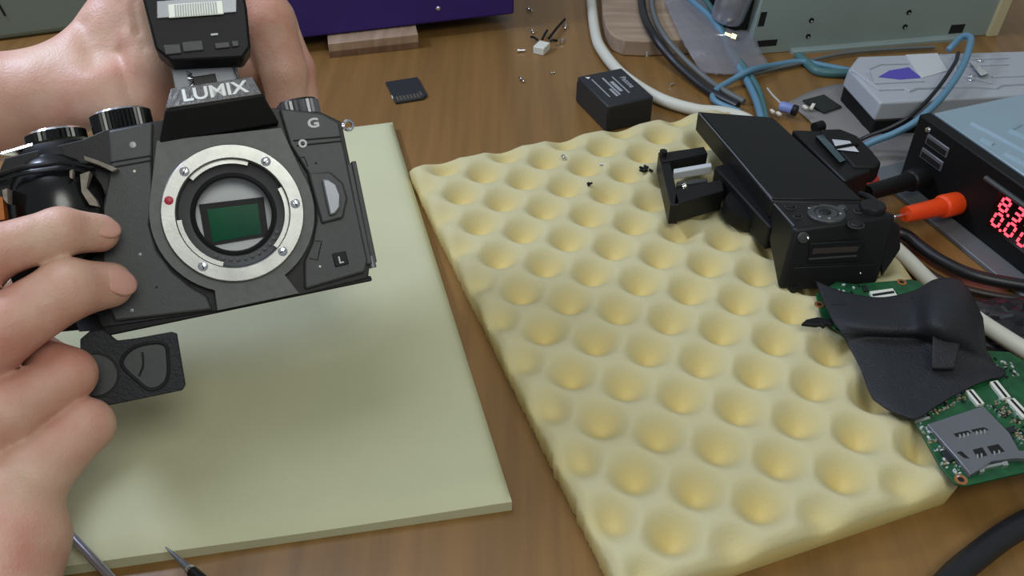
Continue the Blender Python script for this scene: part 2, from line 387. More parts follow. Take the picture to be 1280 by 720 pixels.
K.part('rear_cover', MB().prism([(p[0]*.985, p[1]*.985) for p in body], -42, -40), M['blackplastic'])
rp = K.part('right_front_panel', MB().prism([(26.5, 37.6), (42.6, 33), (48.6, 28.2), (48.2, 9), (47.6, -29.3), (45.5, -33.8), (20.2, -35.4), (22.4, -24.2), (27.4, -17.2), (30.8, -9), (32, -2), (31.8, 10.5), (27.4, 22.6)], -8.2, -5), M['camgrey'], bevel=.8)
K.part('left_front_panel', MB().prism([(-37.9, 40.2), (-21.5, 40.6), (-25.2, 26), (-28, 12), (-31.6, 2), (-31.2, -8), (-27.4, -17.4), (-22.4, -24.4), (-17.2, -29.4), (-16.2, -35.2), (-52, -31.4), (-54, -20), (-46.6, 11.8), (-40.2, 26.6)], -8.2, -5), M['camgrey'], bevel=.8)
for (a, b) in (((-40, 28.2), (-25.2, 28.0)), ((-40, 26.2), (-25.4, 26.2))):
    K.part('panel_seam', MB().tube([(*a, -4.9), (*b, -4.9)], .35, 6), M['seam'])
K.part('panel_seam', MB().tube([(29, 24.0, -4.9), (47.8, 22.2, -4.9)], .35, 6), M['seam'])
K.part('panel_seam', MB().tube([(30, 21.8, -4.9), (48, 20.4, -4.9)], .35, 6), M['seam'])
# mount panel: round bezel that rises into the hump face and closes below in a wedge
Rb = 31.2; pan = [(25.4, 29.6)] + [(Rb*math.cos(t), Rb*math.sin(t)) for t in np.radians(np.arange(20, -66, -6))] + [(17.5, -36.4), (-14.5, -36.0)] + [(Rb*math.cos(t), Rb*math.sin(t)) for t in np.radians(np.arange(-116, -202, -6))] + [(-21.6, 32.8)]
K.part('mount_panel', MB().ringprism(pan, 26.0, -8, -2.4), M['camface'], bevel=.6)
ring = K.part('mount_ring', MB().lathe([(21.3, -3.2), (27.0, -3.2), (27.0, -.6), (26.6, -.1), (21.7, -.1), (21.3, -.6), (21.3, -3.2)], seg=96), M['steel'], label='silver lens mount ring')
for a0, a1 in ((62, 128), (-52, 18), (176, 246)):
    K.part('bayonet_tab', MB().lathe([(19.6, -4.2), (21.6, -4.2), (21.6, -2.4), (19.6, -2.4), (19.6, -4.2)], seg=24, a0=math.radians(a0), a1=math.radians(a1)), M['steel'], ring)
for (u, v) in ((229, 213), (334, 199), (373, 254), (357, 317), (253, 334)):
    x, y = cl(u, v); q = 23.9/math.hypot(x, y); x *= q; y *= q
    sc = K.part('screw', MB().lathe([(0, -.1), (1.75, -.1), (1.9, -.2), (1.9, -1), (0, -1)][::-1], (x, y, .25), seg=16), M['chrome'], ring)
    K.part('screw_slot', MB().box((x, y, .2), (2.4, .45, .2), random.random()*3), M['seam'], sc)
x, y = cl(208, 250); q = 24.2/math.hypot(x, y)
K.part('index_dot', MB().lathe([(0, .15), (1.5, .15), (1.7, 0), (1.7, -.6), (0, -.6)][::-1], (x*q, y*q, 0), seg=16), M['red'], ring, label='red lens alignment dot')
K.part('throat', MB().lathe([(21.6, -3), (20.8, -6), (17.6, -8), (16.2, -8.4), (15.2, -13), (15.2, -17)], seg=72), M['throat'])
K.part('throat_lip', MB().lathe([(16.6, -8), (15.3, -7.6), (14.6, -8), (14.6, -10), (16.6, -10), (16.6, -8)], seg=72), M['black'])
ct = MB()
for k in range(11):
    t = math.radians(-125+k*9); ct.cyl((18*math.cos(t), 18*math.sin(t), -8.2), (18*math.cos(t), 18*math.sin(t), -6.6), .7, seg=8)
K.part('lens_contacts', ct, M['throat'], kind='stuff')
K.part('sensor_chamber', MB().lathe([(15.2, -17), (0.01, -17)], seg=48), M['lightgrey'])
S4 = [cl(259, 262, -16.5), cl(322, 254.5, -16.5), cl(327, 292.5, -16.5), cl(266, 303, -16.5)]
cs = np.mean(np.array(S4), 0); S5 = [cs+(np.array(p)-cs)*1.28+np.array([0, .6]) for p in S4]
sf = K.part('sensor_frame', MB().prism(S5, -17, -16), M['black'])
K.part('image_sensor', MB().prism(S4, -16, -15.7), M['sensor'], sf, label='green image sensor')
# hump with the engraved plate, raised flash
H = lambda y, z, x0, x1: [(x0, y, z), (x1, y, z)]
b0 = H(31.5, -2.6, -21.2, 25.2); b1 = H(42.4, 4.2, -15.9, 21.0); b2 = H(50.0, 1.0, -12.2, 19.0); b3 = H(50.0, -38, -11.5, 18.5); b4 = H(33, -38, -20, 25)
hv = b0+b1+b2+b3+b4
hump = MB().add(hv, [(0,1,3,2), (2,3,5,4), (4,5,7,6), (6,7,9,8), (8,9,1,0), (0,2,4,6,8), (1,9,7,5,3)])
hu = K.part('hump', hump, M['black'], bevel=.8)
P4 = [np.array([-15.4, 42.9, 4.3]), np.array([20.6, 42.4, 4.3]), np.array([18.7, 50.2, 1.1]), np.array([-11.9, 50.6, 1.1])]
nn = np.cross(P4[1]-P4[0], P4[3]-P4[0]); nn /= np.linalg.norm(nn)
pl = K.part('name_plate', MB().hexa(P4, [p+nn*.7 for p in P4]), M['lumixplate'], hu, bevel=.5, label='grained silver-grey plate')
tc = (P4[0]+P4[1]+P4[2]+P4[3])/4+nn*.75+np.array([.6, -.2, 0])
K.text('brand_lettering', 'LUMIX', 7.5, M['white'], basis(P4[1]-P4[0], P4[3]-P4[0], tc), hu, bold=.18, sx=1.12)
# flash hinge and head
fa_ = K.part('flash_arm', MB().hexa([(-11.2, 49, -16), (13.2, 49, -16), (13.2, 49, -13), (-11.2, 49, -13)][::1], [(-10.2, 63, -14), (15, 62, -14), (15, 62, -11), (-10.2, 63, -11)]), M['metal'], bevel=.3)
K.part('flash_spring', MB().tube([(-5, 51+k*.55+.2, -10.2+.9*math.sin(k*2.1)) if k % 2 else (-3.4, 51+k*.55, -10.2) for k in range(14)], .35, 6), M['chrome'], fa_)
K.part('flash_cable', MB().tube([(14.2, 50, -9), (13.4, 56, -8), (12.6, 62, -9)], .45, 6), M['blackcable'], fa_)
K.part('flash_arm_block', MB().box((1, 53, -11.6), (9, 7, 2)), M['blackplastic'], fa_, bevel=.3)
fh = K.part('flash_head', MB().prism([(-14.2, 100), (-14.2, 84), (-14.0, 66), (-9.5, 60.4), (16.8, 57.6), (20.6, 61.5), (22.6, 76), (23.4, 100)], -14, 3.5), M['black'], bevel=1.0)
for (u, v, w_, h_) in ((216, 62, 6, 3.6), (241, 58, 7.6, 3.8), (278, 57, 5.6, 2.2), (294, 55, 2.6, 2.2)):
    x, y = cl(u, v, 4); K.part('hinge_block', MB().box((x, y, 3.9), (w_, h_, 1.6), -.05), M['camgrey'], fh, bevel=.3)
x, y = cl(268, 43, 4); K.part('catch', MB().box((x, y, 3.8), (2.6, .7, .8), -.05), M['lightgrey'], fh)
W4 = [cl(196, 24, 3.6), cl(296, 16, 3.6), cl(296, -6, 3.6), cl(196, 2, 3.6)]
K.part('flash_surround', MB().prism(W4, 3.4, 4.4), M['metal'], fh, bevel=.3)
L4 = [cl(211, 23, 4.4), cl(280, 18, 4.4), cl(278, 1, 4.4), cl(210, 6, 4.4)]
fw_ = K.part('flash_lens', MB().prism(L4, 4.2, 5.0), M['flashglass'], fh, bevel=.3, label='white ribbed flash lens')
for k in range(17):
    t = .13+.74*k/16; a = np.array(L4[0])*(1-t)+np.array(L4[1])*t; b = np.array(L4[3])*(1-t)+np.array(L4[2])*t
    K.part('lens_rib', MB().tube([(*(a*.93+b*.07), 5.0), (*(b*.93+a*.07), 5.0)], .3, 6), M['lightgrey'], fw_)
# dials
def knurled(r, h, n, amp): return [(r+amp*(k % 2), h) for k in range(n)]
def dial(name, c, r, h, n, m, cap, tilt=(0, 1, 0), label=None):
    mbk = MB(); V = []; N = n*2
    for z in (0, h):
        for k in range(N):
            t = 2*math.pi*k/N; q = r + (.28 if k % 2 else -.28); V.append((q*math.cos(t), z, q*math.sin(t)))
    Fq = [(k, (k+1) % N, N+(k+1) % N, N+k) for k in range(N)] + [tuple(range(N)), tuple(range(N, 2*N))[::-1]]
    mbk.add([np.array(c)+np.array(p) for p in V], Fq)
    d_ = K.part(name, mbk, m, label=label, sharp=20)
    K.part('dial_cap', MB().lathe([(r*.97, h), (r*.9, h+.9), (0.01, h+1.1)], c, (0, 1, 0), 40), cap, d_)
    return d_
dial('drive_dial', (35.4, 35.4, -20), 8.4, 5.6, 26, mat('dial_knurl', srgb(120, 120, 122), .35, metal=.6), M['blackplastic'])
dial('control_dial', (-33.8, 41.5, -21), 11.3, 7.2, 44, M['gloss'], M['chrome'])
K.part('shutter_turret', MB().lathe([(15, 31), (14.6, 37.5), (13, 40.5), (0.01, 41)], (-60, 0, -22), (0, 1, 0), 40), M['blackplastic'])
d2 = dial('mode_dial', (-59, 42, -23), 11.0, 3.6, 36, M['gloss'], M['chrome'])
K.part('shutter_lever', MB().prism([(-79, -14), (-74, -19), (-66, -20), (-62, -12), (-70, -9)], 0, 1).__class__().hexa([(-79, 39.6, -15), (-66, 40.4, -12), (-66, 40.4, -22), (-76, 39.6, -22)], [(-78, 41, -16), (-66, 42, -13), (-66, 42, -22), (-76, 41, -22)]), M['chrome'], bevel=.4)
# strap lug
K.part('lug_base', MB().cyl((48, 27.4, -15), (51.6, 27.6, -15), 1.7, seg=12), M['chrome'])
tor = [(53.4+2.0*math.cos(t), 27.6+2.0*math.sin(t), -15) for t in np.linspace(0, 2*math.pi, 25)]
K.part('strap_lug', MB().tube(tor, .65, 8, cap=False), M['chrome'])
# right panel details
K.text('badge_lettering', 'G', 5.2, M['lightgrey'], basis((1, -.03, 0), (0, 1, 0), (38.4, 29.4, -4.9)), bold=.2, sx=1.25)
K.part('sync_port', MB().lathe([(0.9, .1), (1.7, .1), (1.7, .8), (.9, .8), (.9, .1)], (32.4, 22.2, -5.2), seg=20), M['lightgrey'])
rb = K.part('release_base', MB().prism([(31.8, 10), (40.5, 9), (44.6, 3.5), (45, -3), (41.5, -10.5), (32.4, -11)], -5.4, -3), M['camgrey'], bevel=.9)
K.part('release_button', MB().prism([(36.2, 6.4), (39, 6.2), (41.6, 3.6), (42.4, -1), (41.2, -6), (38.6, -8.4), (36.0, -8.6)], -3.2, -1.0), M['metal'], rb, bevel=.8, label='grey D-shaped lens release button')
K.part('badge_plate', MB().prism([cl(415, 317, -5), cl(432, 314, -5), cl(436, 330, -5), cl(419, 334, -5)], -5.2, -4.2), M['black'], bevel=.3)
K.text('badge_mark', 'L', 4.0, M['lightgrey'], basis((1, 0, 0), (.12, 1, 0), (*cl(426, 325, -4), -4.1)), bold=.1)
K.part('panel_mark', MB().tube([(*cl(395, 301, -5), -4.9), (*cl(402, 302, -5), -4.9), (*cl(397, 325, -5), -4.9), (*cl(387, 323, -5), -4.9)], .22, 6), M['seam'])
K.part('panel_mark', MB().tube([(*cl(370, 199, -5), -4.9), (*cl(380, 196, -5), -4.9), (*cl(385, 208, -5), -4.9)], .22, 6), M['seam'])
for (x0, dz) in ((46.8, 0), (49.2, -3)):
    K.part('port_door', MB().hexa([(x0, -31, -14+dz), (x0+2.4, -31, -14+dz), (x0+2.4, -31, -5.6+dz), (x0, -31, -5.6+dz)], [(x0+1.2, 11-.3*dz, -14+dz), (x0+3.2, 11-.3*dz, -14+dz), (x0+3.2, 11-.3*dz, -5.6+dz), (x0+1.2, 11-.3*dz, -5.6+dz)]), M['camgrey'], bevel=.4)
K.part('door_hinge', MB().cyl((49.4, -33, -8), (49.4, -28, -8), 1.5, seg=12), M['metal'])
for (u, v, m_, r_) in ((166, 181, 'metal', 1.2), (168, 214, 'speck', .5), (395, 204, 'seam', .45), (175, 318, 'metal', .6), (170, 354, 'speck', .5), (196, 359, 'seam', .5), (165, 388, 'metal', .7), (400, 333, 'speck', .45)):
    x, y = cl(u, v, -5); K.part('panel_screw', MB().lathe([(r_, -.4), (r_, .15), (0.01, .2)], (x, y, -5), seg=12), M[m_])
# opened grip
K.part('grip_shell', MB().ellipsoid((-62, 14, -14), (19, 24, 17)), M['gloss'], label='glossy black bare grip shell')
K.part('grip_flange', MB().tube([(-83, 30.5, -6), (-70, 31.2, 0), (-56, 30.6, 1), (-46, 27.6, -4)], 1.0, 8), M['gloss'])
K.part('grip_flange', MB().tube([(-83, 28.3, -6), (-70, 28.9, .6), (-56, 28.2, 1.4), (-46, 25.4, -4)], .7, 8), M['gloss'])
for L in ([(105, 195), (118, 199), (141, 208), (147, 211), (140, 214), (124, 206), (106, 200)], [(100, 218), (112, 214), (108, 235), (120, 250), (123, 258), (112, 256), (102, 240)], [(4, 238), (10, 236), (11, 255), (6, 250)], [(88, 214), (92, 212), (91, 224), (88, 222)]):
    K.part('glue_residue', MB().prism([cl(u, v, 1.5) for u, v in L], -8, 1.6 if L[0][0] > 95 else 3), M['residue'])
K.part('flex_strip', MB().hexa([(*cl(-6, 276, 3), -3), (*cl(6, 274, 3), -3), (*cl(6, 274, 3), 3), (*cl(-6, 276, 3), 3)], [(*cl(-6, 246, 3), -3), (*cl(3, 246, 3), -3), (*cl(3, 246, 3), 3), (*cl(-6, 246, 3), 3)]), M['amber'])
K.part('bottom_plate', MB().hexa([(-60, -37, -36), (48, -38.2, -36), (48, -38.2, -9), (-60, -36.4, -9)], [(-60, -32, -36), (48, -36, -36), (48, -36, -9), (-60, -32, -9)]), M['black'], bevel=.6)

# hanging cover plate
zf = -1.5
J = Thing('rubber_cover_plate', 'dark grey plate with a round and a teardrop recess, dangling below the held camera', 'cover', matrix=CM)
fo = [cl(u, v, zf) for u, v in ((100, 424), (112, 414), (129, 412), (146, 426), (170, 423), (214, 415), (221, 417), (232, 482), (228, 488), (136, 507), (100, 500))]
jp = J.part('plate', MB().prism(fo, zf-2.4, zf), M['rubber'], bevel=.5)
cx, cy = cl(119, 469, zf)
J.part('round_groove', MB().lathe([(8.0, -.1), (8.0, .25), (8.6, .25), (8.6, -.1)], (cx, cy, zf), seg=48), M['seam'], jp)
J.part('round_disc', MB().lathe([(7.9, -.1), (7.7, .3), (.01, .3)], (cx, cy, zf), seg=48), M['camgrey'], jp)
tp = spline([(*cl(u, v, zf), zf+.1) for u, v in ((152, 455), (163, 437), (185, 429), (206, 430), (210, 447), (210, 470), (202, 483), (187, 487), (173, 477))], 6, True)
J.part('teardrop_groove', MB().tube(tp+[tp[0]], .65, 8, cap=False), M['seam'], jp)
J.part('teardrop_recess', MB().prism([(p[0]+(cl(186, 458, zf)[0]-p[0])*.1, p[1]+(cl(186, 458, zf)[1]-p[1])*.1) for p in tp], zf-.2, zf+.15), M['camgrey'], jp)
J.part('recess_rib', MB().tube(spline([(*cl(u, v, zf), zf+.3) for u, v in ((178, 440), (179, 456), (174, 470))], 5), .4, 6), M['seam'], jp)
J.part('hanging_strap', MB().hexa([(*cl(98, 415, 0), -4), (*cl(128, 413, 0), -4), (*cl(128, 413, 0), -1), (*cl(98, 415, 0), -1)], [(*cl(92, 396, -6), -10), (*cl(120, 394, -6), -10), (*cl(120, 394, -6), -7), (*cl(92, 396, -6), -7)]), M['blackplastic'], jp, bevel=.3)

# ------------------------------------------------------------------ hands: blended chains of tapered capsules, meshed with surface nets
def seg_sdf(P, a, b):
    a = np.array(a, float); b = np.array(b, float); d = b[:3]-a[:3]; t = np.clip(((P-a[:3])@d)/(d@d+1e-9), 0, 1)
    return np.linalg.norm(P-a[:3]-t[..., None]*d, axis=-1)-(a[3]+(b[3]-a[3])*t)
def smin(a, b, k):
    h = np.clip(.5+.5*(b-a)/k, 0, 1); return b*(1-h)+a*h-k*h*(1-h)
def hand_mesh(fingers, palm, h, creases=()):
    allp = np.array([q for c in fingers+palm for q in c]); lo = (allp[:, :3]-allp[:, 3:]).min(0)-4; hi = (allp[:, :3]+allp[:, 3:]).max(0)+4
    N = np.ceil((hi-lo)/h).astype(int)+1
    ax = [lo[i]+h*np.arange(N[i]) for i in range(3)]
    P = np.stack(np.meshgrid(*ax, indexing='ij'), -1).astype(np.float32)
    D = None
    for c in palm:
        for i in range(len(c)-1):
            d = seg_sdf(P, c[i], c[i+1]); D = d if D is None else smin(D, d, 9)
    Fd = None
    for c in fingers:
        d = None
        for i in range(len(c)-1):
            e = seg_sdf(P, c[i], c[i+1]); d = e if d is None else smin(d, e, 2.5)
        Fd = d if Fd is None else smin(Fd, d, 1.2)
    D = smin(D, Fd, 6)
    for (p, q, r, depth) in creases:            # skin folds: shallow grooves
        e = seg_sdf(P, (*p, 0), (*q, 0)) if len(p) == 3 else seg_sdf(P*np.array([1, 1, 0], np.float32), (*p, 0, 0), (*q, 0, 0)); D = D + depth*np.exp(-(e/r)**2)
    ins = D < 0; shp = tuple(n-1 for n in N)
    cor = [(i, j, k) for i in (0, 1) for j in (0, 1) for k in (0, 1)]
    sl = lambda A, o: A[o[0]:o[0]+shp[0], o[1]:o[1]+shp[1], o[2]:o[2]+shp[2]]
    cnt = sum(sl(ins, o).astype(np.int8) for o in cor); act = (cnt > 0) & (cnt < 8)
    I = np.argwhere(act); vid = -np.ones(shp, int); vid[act] = np.arange(len(I))
    acc = np.zeros((len(I), 3)); num = np.zeros(len(I))
    for o in cor:
        for x in range(3):
            if o[x]: continue
            o2 = list(o); o2[x] = 1
            a = D[I[:, 0]+o[0], I[:, 1]+o[1], I[:, 2]+o[2]]; b = D[I[:, 0]+o2[0], I[:, 1]+o2[1], I[:, 2]+o2[2]]
            m = (a < 0) != (b < 0); t = np.where(m, a/(a-b+1e-12), 0)
            p = np.repeat(np.array(o, float)[None], len(I), 0); p[:, x] += t
            acc[m] += p[m]; num[m] += 1
    Vv = lo+h*(I+acc/np.maximum(num, 1)[:, None]); Fc = []
    for x in range(3):
        y, z = (x+1) % 3, (x+2) % 3
        s1 = [slice(None)]*3; s2 = [slice(None)]*3; s1[x] = slice(0, -1); s2[x] = slice(1, None)
        E_ = np.argwhere(ins[tuple(s1)] != ins[tuple(s2)])
        ok = (E_[:, y] > 0) & (E_[:, z] > 0) & (E_[:, y] < shp[y]) & (E_[:, z] < shp[z]); E_ = E_[ok]
        def c(dy, dz):
            q = E_.copy(); q[:, y] += dy; q[:, z] += dz; return vid[q[:, 0], q[:, 1], q[:, 2]]
        Fc.append(np.stack([c(-1, -1), c(0, -1), c(0, 0), c(-1, 0)], 1))
    Fc = np.concatenate(Fc); Fc = Fc[(Fc >= 0).all(1)]
    mbh = MB(); mbh.v = [tuple(p) for p in Vv.tolist()]; mbh.f = [tuple(q) for q in Fc.tolist()]; return mbh
def hand(name, label, fingers, palm, nails, creases=()):
    me = mesh_of(hand_mesh(fingers, palm, 1.3, creases), name, M['skin'], sharp=180)
    o = bpy.data.objects.new(name, me); COL.objects.link(o); o.matrix_world = CM
    sm = o.modifiers.new('smooth', 'SMOOTH'); sm.factor = .5; sm.iterations = 4
    props(o, label, 'hand')
    for c, nrm, lng, r in nails:
        z = Vector(nrm).normalized(); x = Vector(lng); x = (x-z*x.dot(z)).normalized(); y = z.cross(x)
        R = np.array([x, y, z]).T
        nm = bpy.data.objects.new('fingernail', mesh_of(MB().ellipsoid(c, r, R), 'fingernail', M['nail'])); COL.objects.link(nm); nm.parent = o
    return o
# lower hand: four fingers wrap the grip from the front, the thumb stays behind the camera
hand('hand', 'bare hand whose curled fingertips grip the front of the camera', [
    [(-48.5, 2.0, 4.5, 7.2), (-60, 4.6, 12.5, 8.6), (-83, 1.5, 15, 9.6), (-112, -22, 6, 10.5), (-122, -45, -6, 12)],
    [(-49.5, -17.6, 4.5, 8.6), (-62, -16.2, 14, 11.0), (-86, -26, 19, 12.2), (-114, -46, 12, 12.5), (-120, -62, 0, 13)],
    [(-92, -30, -2, 8.0), (-80, -38, 1, 8.5), (-69.5, -46.5, 10, 9.6), (-90, -54, 20, 11.8), (-112, -70, 14, 13)],
    [(-92, -52, -2, 7.5), (-80, -60, 2, 8), (-67.5, -66, 12, 9.6), (-86, -77, 22, 12.5), (-106, -88, 22, 14)],
    [(-62, 2, -52, 8.5), (-80, -6, -54, 9.5), (-104, -30, -46, 11), (-122, -60, -24, 14)]],
    [[(-116, -44, -4, 14), (-112, -100, 18, 21)], [(-110, -60, 8, 14), (-97, -97, 24, 17), (-112, -128, 42, 22)], [(-124, -70, -16, 16), (-118, -120, 30, 21)], [(-112, -118, 36, 23), (-150, -158, 112, 28), (-170, -178, 160, 31)]],
    [((-45.6, 3.4, 9.6), (.58, .34, .74), (.75, -.3, -.45), (6.2, 4.4, 1.4)), ((-44.6, -17.5, 10.6), (.70, .14, .70), (.68, -.35, -.6), (6.8, 5.2, 1.5))],
    creases=[((-61, 12, 20), (-62, -3, 22), 1.6, .7), ((-66, -4, 24), (-70, -31, 28), 1.8, .7), ((-64.5, 12, 20), (-66, -3, 23), 1.5, .6), ((-70, -4, 25), (-75, -33, 30), 1.6, .6)])
# upper hand: reaches in from the left behind the raised flash and holds the back of the camera
hand('hand', 'bare hand holding the camera from behind the raised flash', [
    [(-26, 54, -46, 10.5), (-20, 69, -40, 11.5), (-16, 92, -42, 13), (-6, 122, -50, 15)],
    [(33, 42, -52, 8.5), (35, 60, -47, 10), (33, 82, -42, 11.5), (20, 112, -52, 14)],
    [(41, 42, -57, 7.5), (41.5, 62, -54, 8.0), (36, 84, -54, 10), (22, 108, -60, 13)],
    [(30, 30, -62, 8), (36, 58, -66, 9), (28, 86, -68, 11), (14, 104, -68, 13)],
    [(16, 26, -62, 7.5), (24, 50, -74, 8.5), (18, 78, -78, 10), (4, 98, -76, 12)]],
    [[(-150, 66, -70, 24), (-92, 68, -62, 21), (-50, 71, -60, 19)], [(-60, 66, -52, 16), (-40, 62, -44, 12.5), (-31, 59.8, -43, 12)], [(-46, 74, -58, 17), (-8, 108, -60, 20), (18, 104, -62, 16)], [(-22, 78, -64, 20), (8, 84, -68, 18)], [(-10, 66, -60, 16), (18, 70, -62, 12)]],
    [],
    creases=[(cl(163, -4, -22), cl(168, 34, -22), 1.5, 1.3), (cl(168, 34, -22), cl(178, 54, -22), 1.5, 1.1), (cl(146, -4, -24), cl(152, 28, -24), 1.5, 1.0), (cl(150, 62, -30), cl(166, 132, -30), 3.0, 1.6), (cl(98, 24, -36), cl(116, 80, -36), 4.0, 1.6), ((-30, 66, -22), (-46, 104, -36), 4, 1.6)])

# ------------------------------------------------------------------ metal tools at the near edge
p0, p1 = at(94, 675, 15), at(140, 724, 13); d = (p1-p0)/np.linalg.norm(p1-p0)
Q = Thing('screwdriver', 'thin polished steel screwdriver shaft leaning at the pad edge below the hand', 'screwdriver', p0)
Q.part('shaft', MB().cyl(p0-d*10, p0+d*70, 1.7, seg=16), M['canmetal'])
Q.part('handle', MB().lathe([(0.01, 66), (3, 66), (4.5, 70), (4.5, 120), (3, 124), (.01, 124)], p0, d, 20), M['blackplastic'])
p0, p1 = at(207, 684, 11.2), at(246, 720, 12); d = (p1-p0)/np.linalg.norm(p1-p0)
Q = Thing('soldering_tip', 'dark pointed metal probe with shiny cone tip at the pad edge', 'probe', p0)
Q.part('tip', MB().lathe([(.25, 0), (.8, 6), (1.6, 16), (.01, 16)], p0, d, 16), M['metal'])
Q.part('collar', MB().lathe([(1.4, 15), (2.1, 16), (2.1, 18), (1.7, 18)], p0, d, 16), M['chrome'])
Q.part('shaft', MB().lathe([(.01, 17), (2.2, 17.5), (2.6, 30), (3.4, 60), (3.4, 110), (.01, 112)], p0, d, 16), M['blackplastic'])

# ------------------------------------------------------------------ far side of the desk: purple case, wood strip, grey panel
a, b = at(372, 49, 12)[:2], at(643, 18, 12)[:2]; dx = (b-a)/np.linalg.norm(b-a); dy = np.array([-dx[1], dx[0]])
a = a-dx*50
PB = [a, b, b+dy*190, a+dy*190]; base = (*((a+b)/2+dy*90), 0)
Q = Thing('purple_case', 'dark purple painted metal case resting on a wood strip', 'case', base)
Q.part('shell', MB().hexa([(*p, 12) for p in PB], [(*p, 110) for p in PB]), M['purple'], bevel=2)
x = at(549, 16, 16); Q.part('screw', MB().lathe([(1.8, 0), (1.8, .6), (1.2, 1.3), (.01, 1.5)], (*(x[:2]+dy*0), 22), (-dy[0], -dy[1], 0), 16).__class__().lathe([(1.9, -.4), (1.9, .6), (1.2, 1.3), (.01, 1.5)], (*(a+dx*((at(549, 16, 22)[:2]-a)@dx)), 24), (-dy[0], -dy[1], 0), 16), M['chrome'])
for s_, t_ in ((.1, .5), (.85, .8), (.15, .9)):
    c_ = a+dx*np.linalg.norm(b-a)*s_+dy*190*t_; Q.part('rubber_foot', MB().lathe([(8, 0), (8, 12.2), (.01, 12.2)], (*c_, 0), seg=20), M['black'])
st = ats([(411, 62), (523, 50), (519, 34), (408, 44)], 7); st[3] = st[0]+(st[2]-st[1])
Q = Thing('wood_strip', 'short two-layer wooden strip propping up the purple case', 'wood strip', (*st[0][:2], 0))
Q.part('upper_layer', MB().hexa([(p[0], p[1], 5) for p in st], [(p[0], p[1], 11.6) for p in st]), M['strip'], bevel=.4)
Q.part('lower_layer', MB().hexa([(p[0], p[1], 0) for p in st], [(p[0], p[1], 5) for p in st]), M['strip2'], bevel=.3)
g0, g1 = at(-60, 60, 0)[:2], at(126, 35, 0)[:2]
Q = Thing('grey_enclosure', 'grey-green plastic enclosure with a thin dark slot behind the raised arm', 'enclosure', (*g0, 0))
gx = (g1-g0)/np.linalg.norm(g1-g0); gy = np.array([-gx[1], gx[0]]); g0 = g0-gx*120; GB = [g0, g1, g1+gy*160, g0+gy*160]
Q.part('shell', MB().hexa([(*p, 0) for p in GB], [(*p, 90) for p in GB]), M['greypanel'], bevel=5, seg=3)
sa, sb = np.array(g1)-gx*69-gy*.05, np.array(g1)-gx*65-gy*.05
Q.part('slot', MB().tube([(*(sa), 44), (*(sb), 20)], .9, 6), M['seam']); Q.part('slot', MB().tube([(*(sa-gx*4), 75), (*(sa-gx*1), 50)], .9, 6), M['seam'])

# ------------------------------------------------------------------ SD card, battery
sdc = ats([(494.5, 130.5), (534, 122.5), (522.5, 98), (483.5, 102.5)], 1); o_ = np.mean(sdc, 0)
ux = (sdc[1]-sdc[0]+sdc[2]-sdc[3])[:2]; ux /= np.linalg.norm(ux); uy = np.array([-ux[1], ux[0]])
def L2(x, y): return o_[:2]+ux*x+uy*y
Q = Thing('memory_card', 'black memory card lying contacts up on the desk', 'memory card', (*o_[:2], 0))
cb = Q.part('card_body', MB().prism([L2(-12, -16), L2(8, -16), L2(12, -12), L2(12, 16), L2(-12, 16)], 0, 2.1), M['sd'], bevel=.3)
for k in range(8):
    x = -9.6+k*2.5; y = -11.5 if k < 7 else -9.5
    Q.part('contact', MB().prism([L2(x-.8, y-3), L2(x+.8, y-3), L2(x+.8, y+3), L2(x-.8, y+3)], 2.0, 2.2), M['gold'], cb)
Q.part('write_lock', MB().prism([L2(-12.6, -9), L2(-11.4, -9), L2(-11.4, -5), L2(-12.6, -5)], .6, 1.7), M['lightgrey'], cb)
bt = ats([(722, 95), (777, 85), (818, 121), (759, 132)], 20); o_ = np.mean(bt, 0)
ux = (bt[2]-bt[1]+bt[3]-bt[0])[:2]; ux /= np.linalg.norm(ux); uy = np.array([-ux[1], ux[0]])   # ux along the long side, towards the foam
Q = Thing('battery_pack', 'black camera battery with grey printed label behind the dimpled foam', 'battery', (*o_[:2], 0))
bb = Q.part('cell_body', MB().prism([L2(-23, -17.5), L2(23, -17.5), L2(23, 17.5), L2(-23, 17.5)], 0, 20), M['batt'], bevel=1.6, seg=3)
Q.part('edge_step', MB().prism([L2(-25.4, -16.5), L2(-22.5, -16.5), L2(-22.5, -2), L2(-25.4, -2)], 0, 15), M['batt'], bb, bevel=.6)
tx = (ux[0], ux[1], 0); ty = (uy[0], uy[1], 0)
Q.text('label_brand', 'Patona', 6.0, M['print'], basis(tx, ty, (*L2(-2, 10.5), 20.1)), bb, .1, .05)
for k, (y, x0, x1, h_) in enumerate(((4.6, -13, 12, .5), (.8, -7, 8, 1.3), (-2.4, -14, 12, .7), (-4.9, 2, 13, .9), (-10.2, -15, 12, .45))):
    Q.part('label_line', MB().prism([L2(x0, y-h_), L2(x1, y-h_), L2(x1, y+h_), L2(x0, y+h_)], 19.9, 20.06), M['print'], bb)
Q.part('arrow_mark', MB().prism([L2(-19.6, -13), L2(-16.4, -12), L2(-18.4, -9.6)], 19.9, 20.08), M['white'], bb)

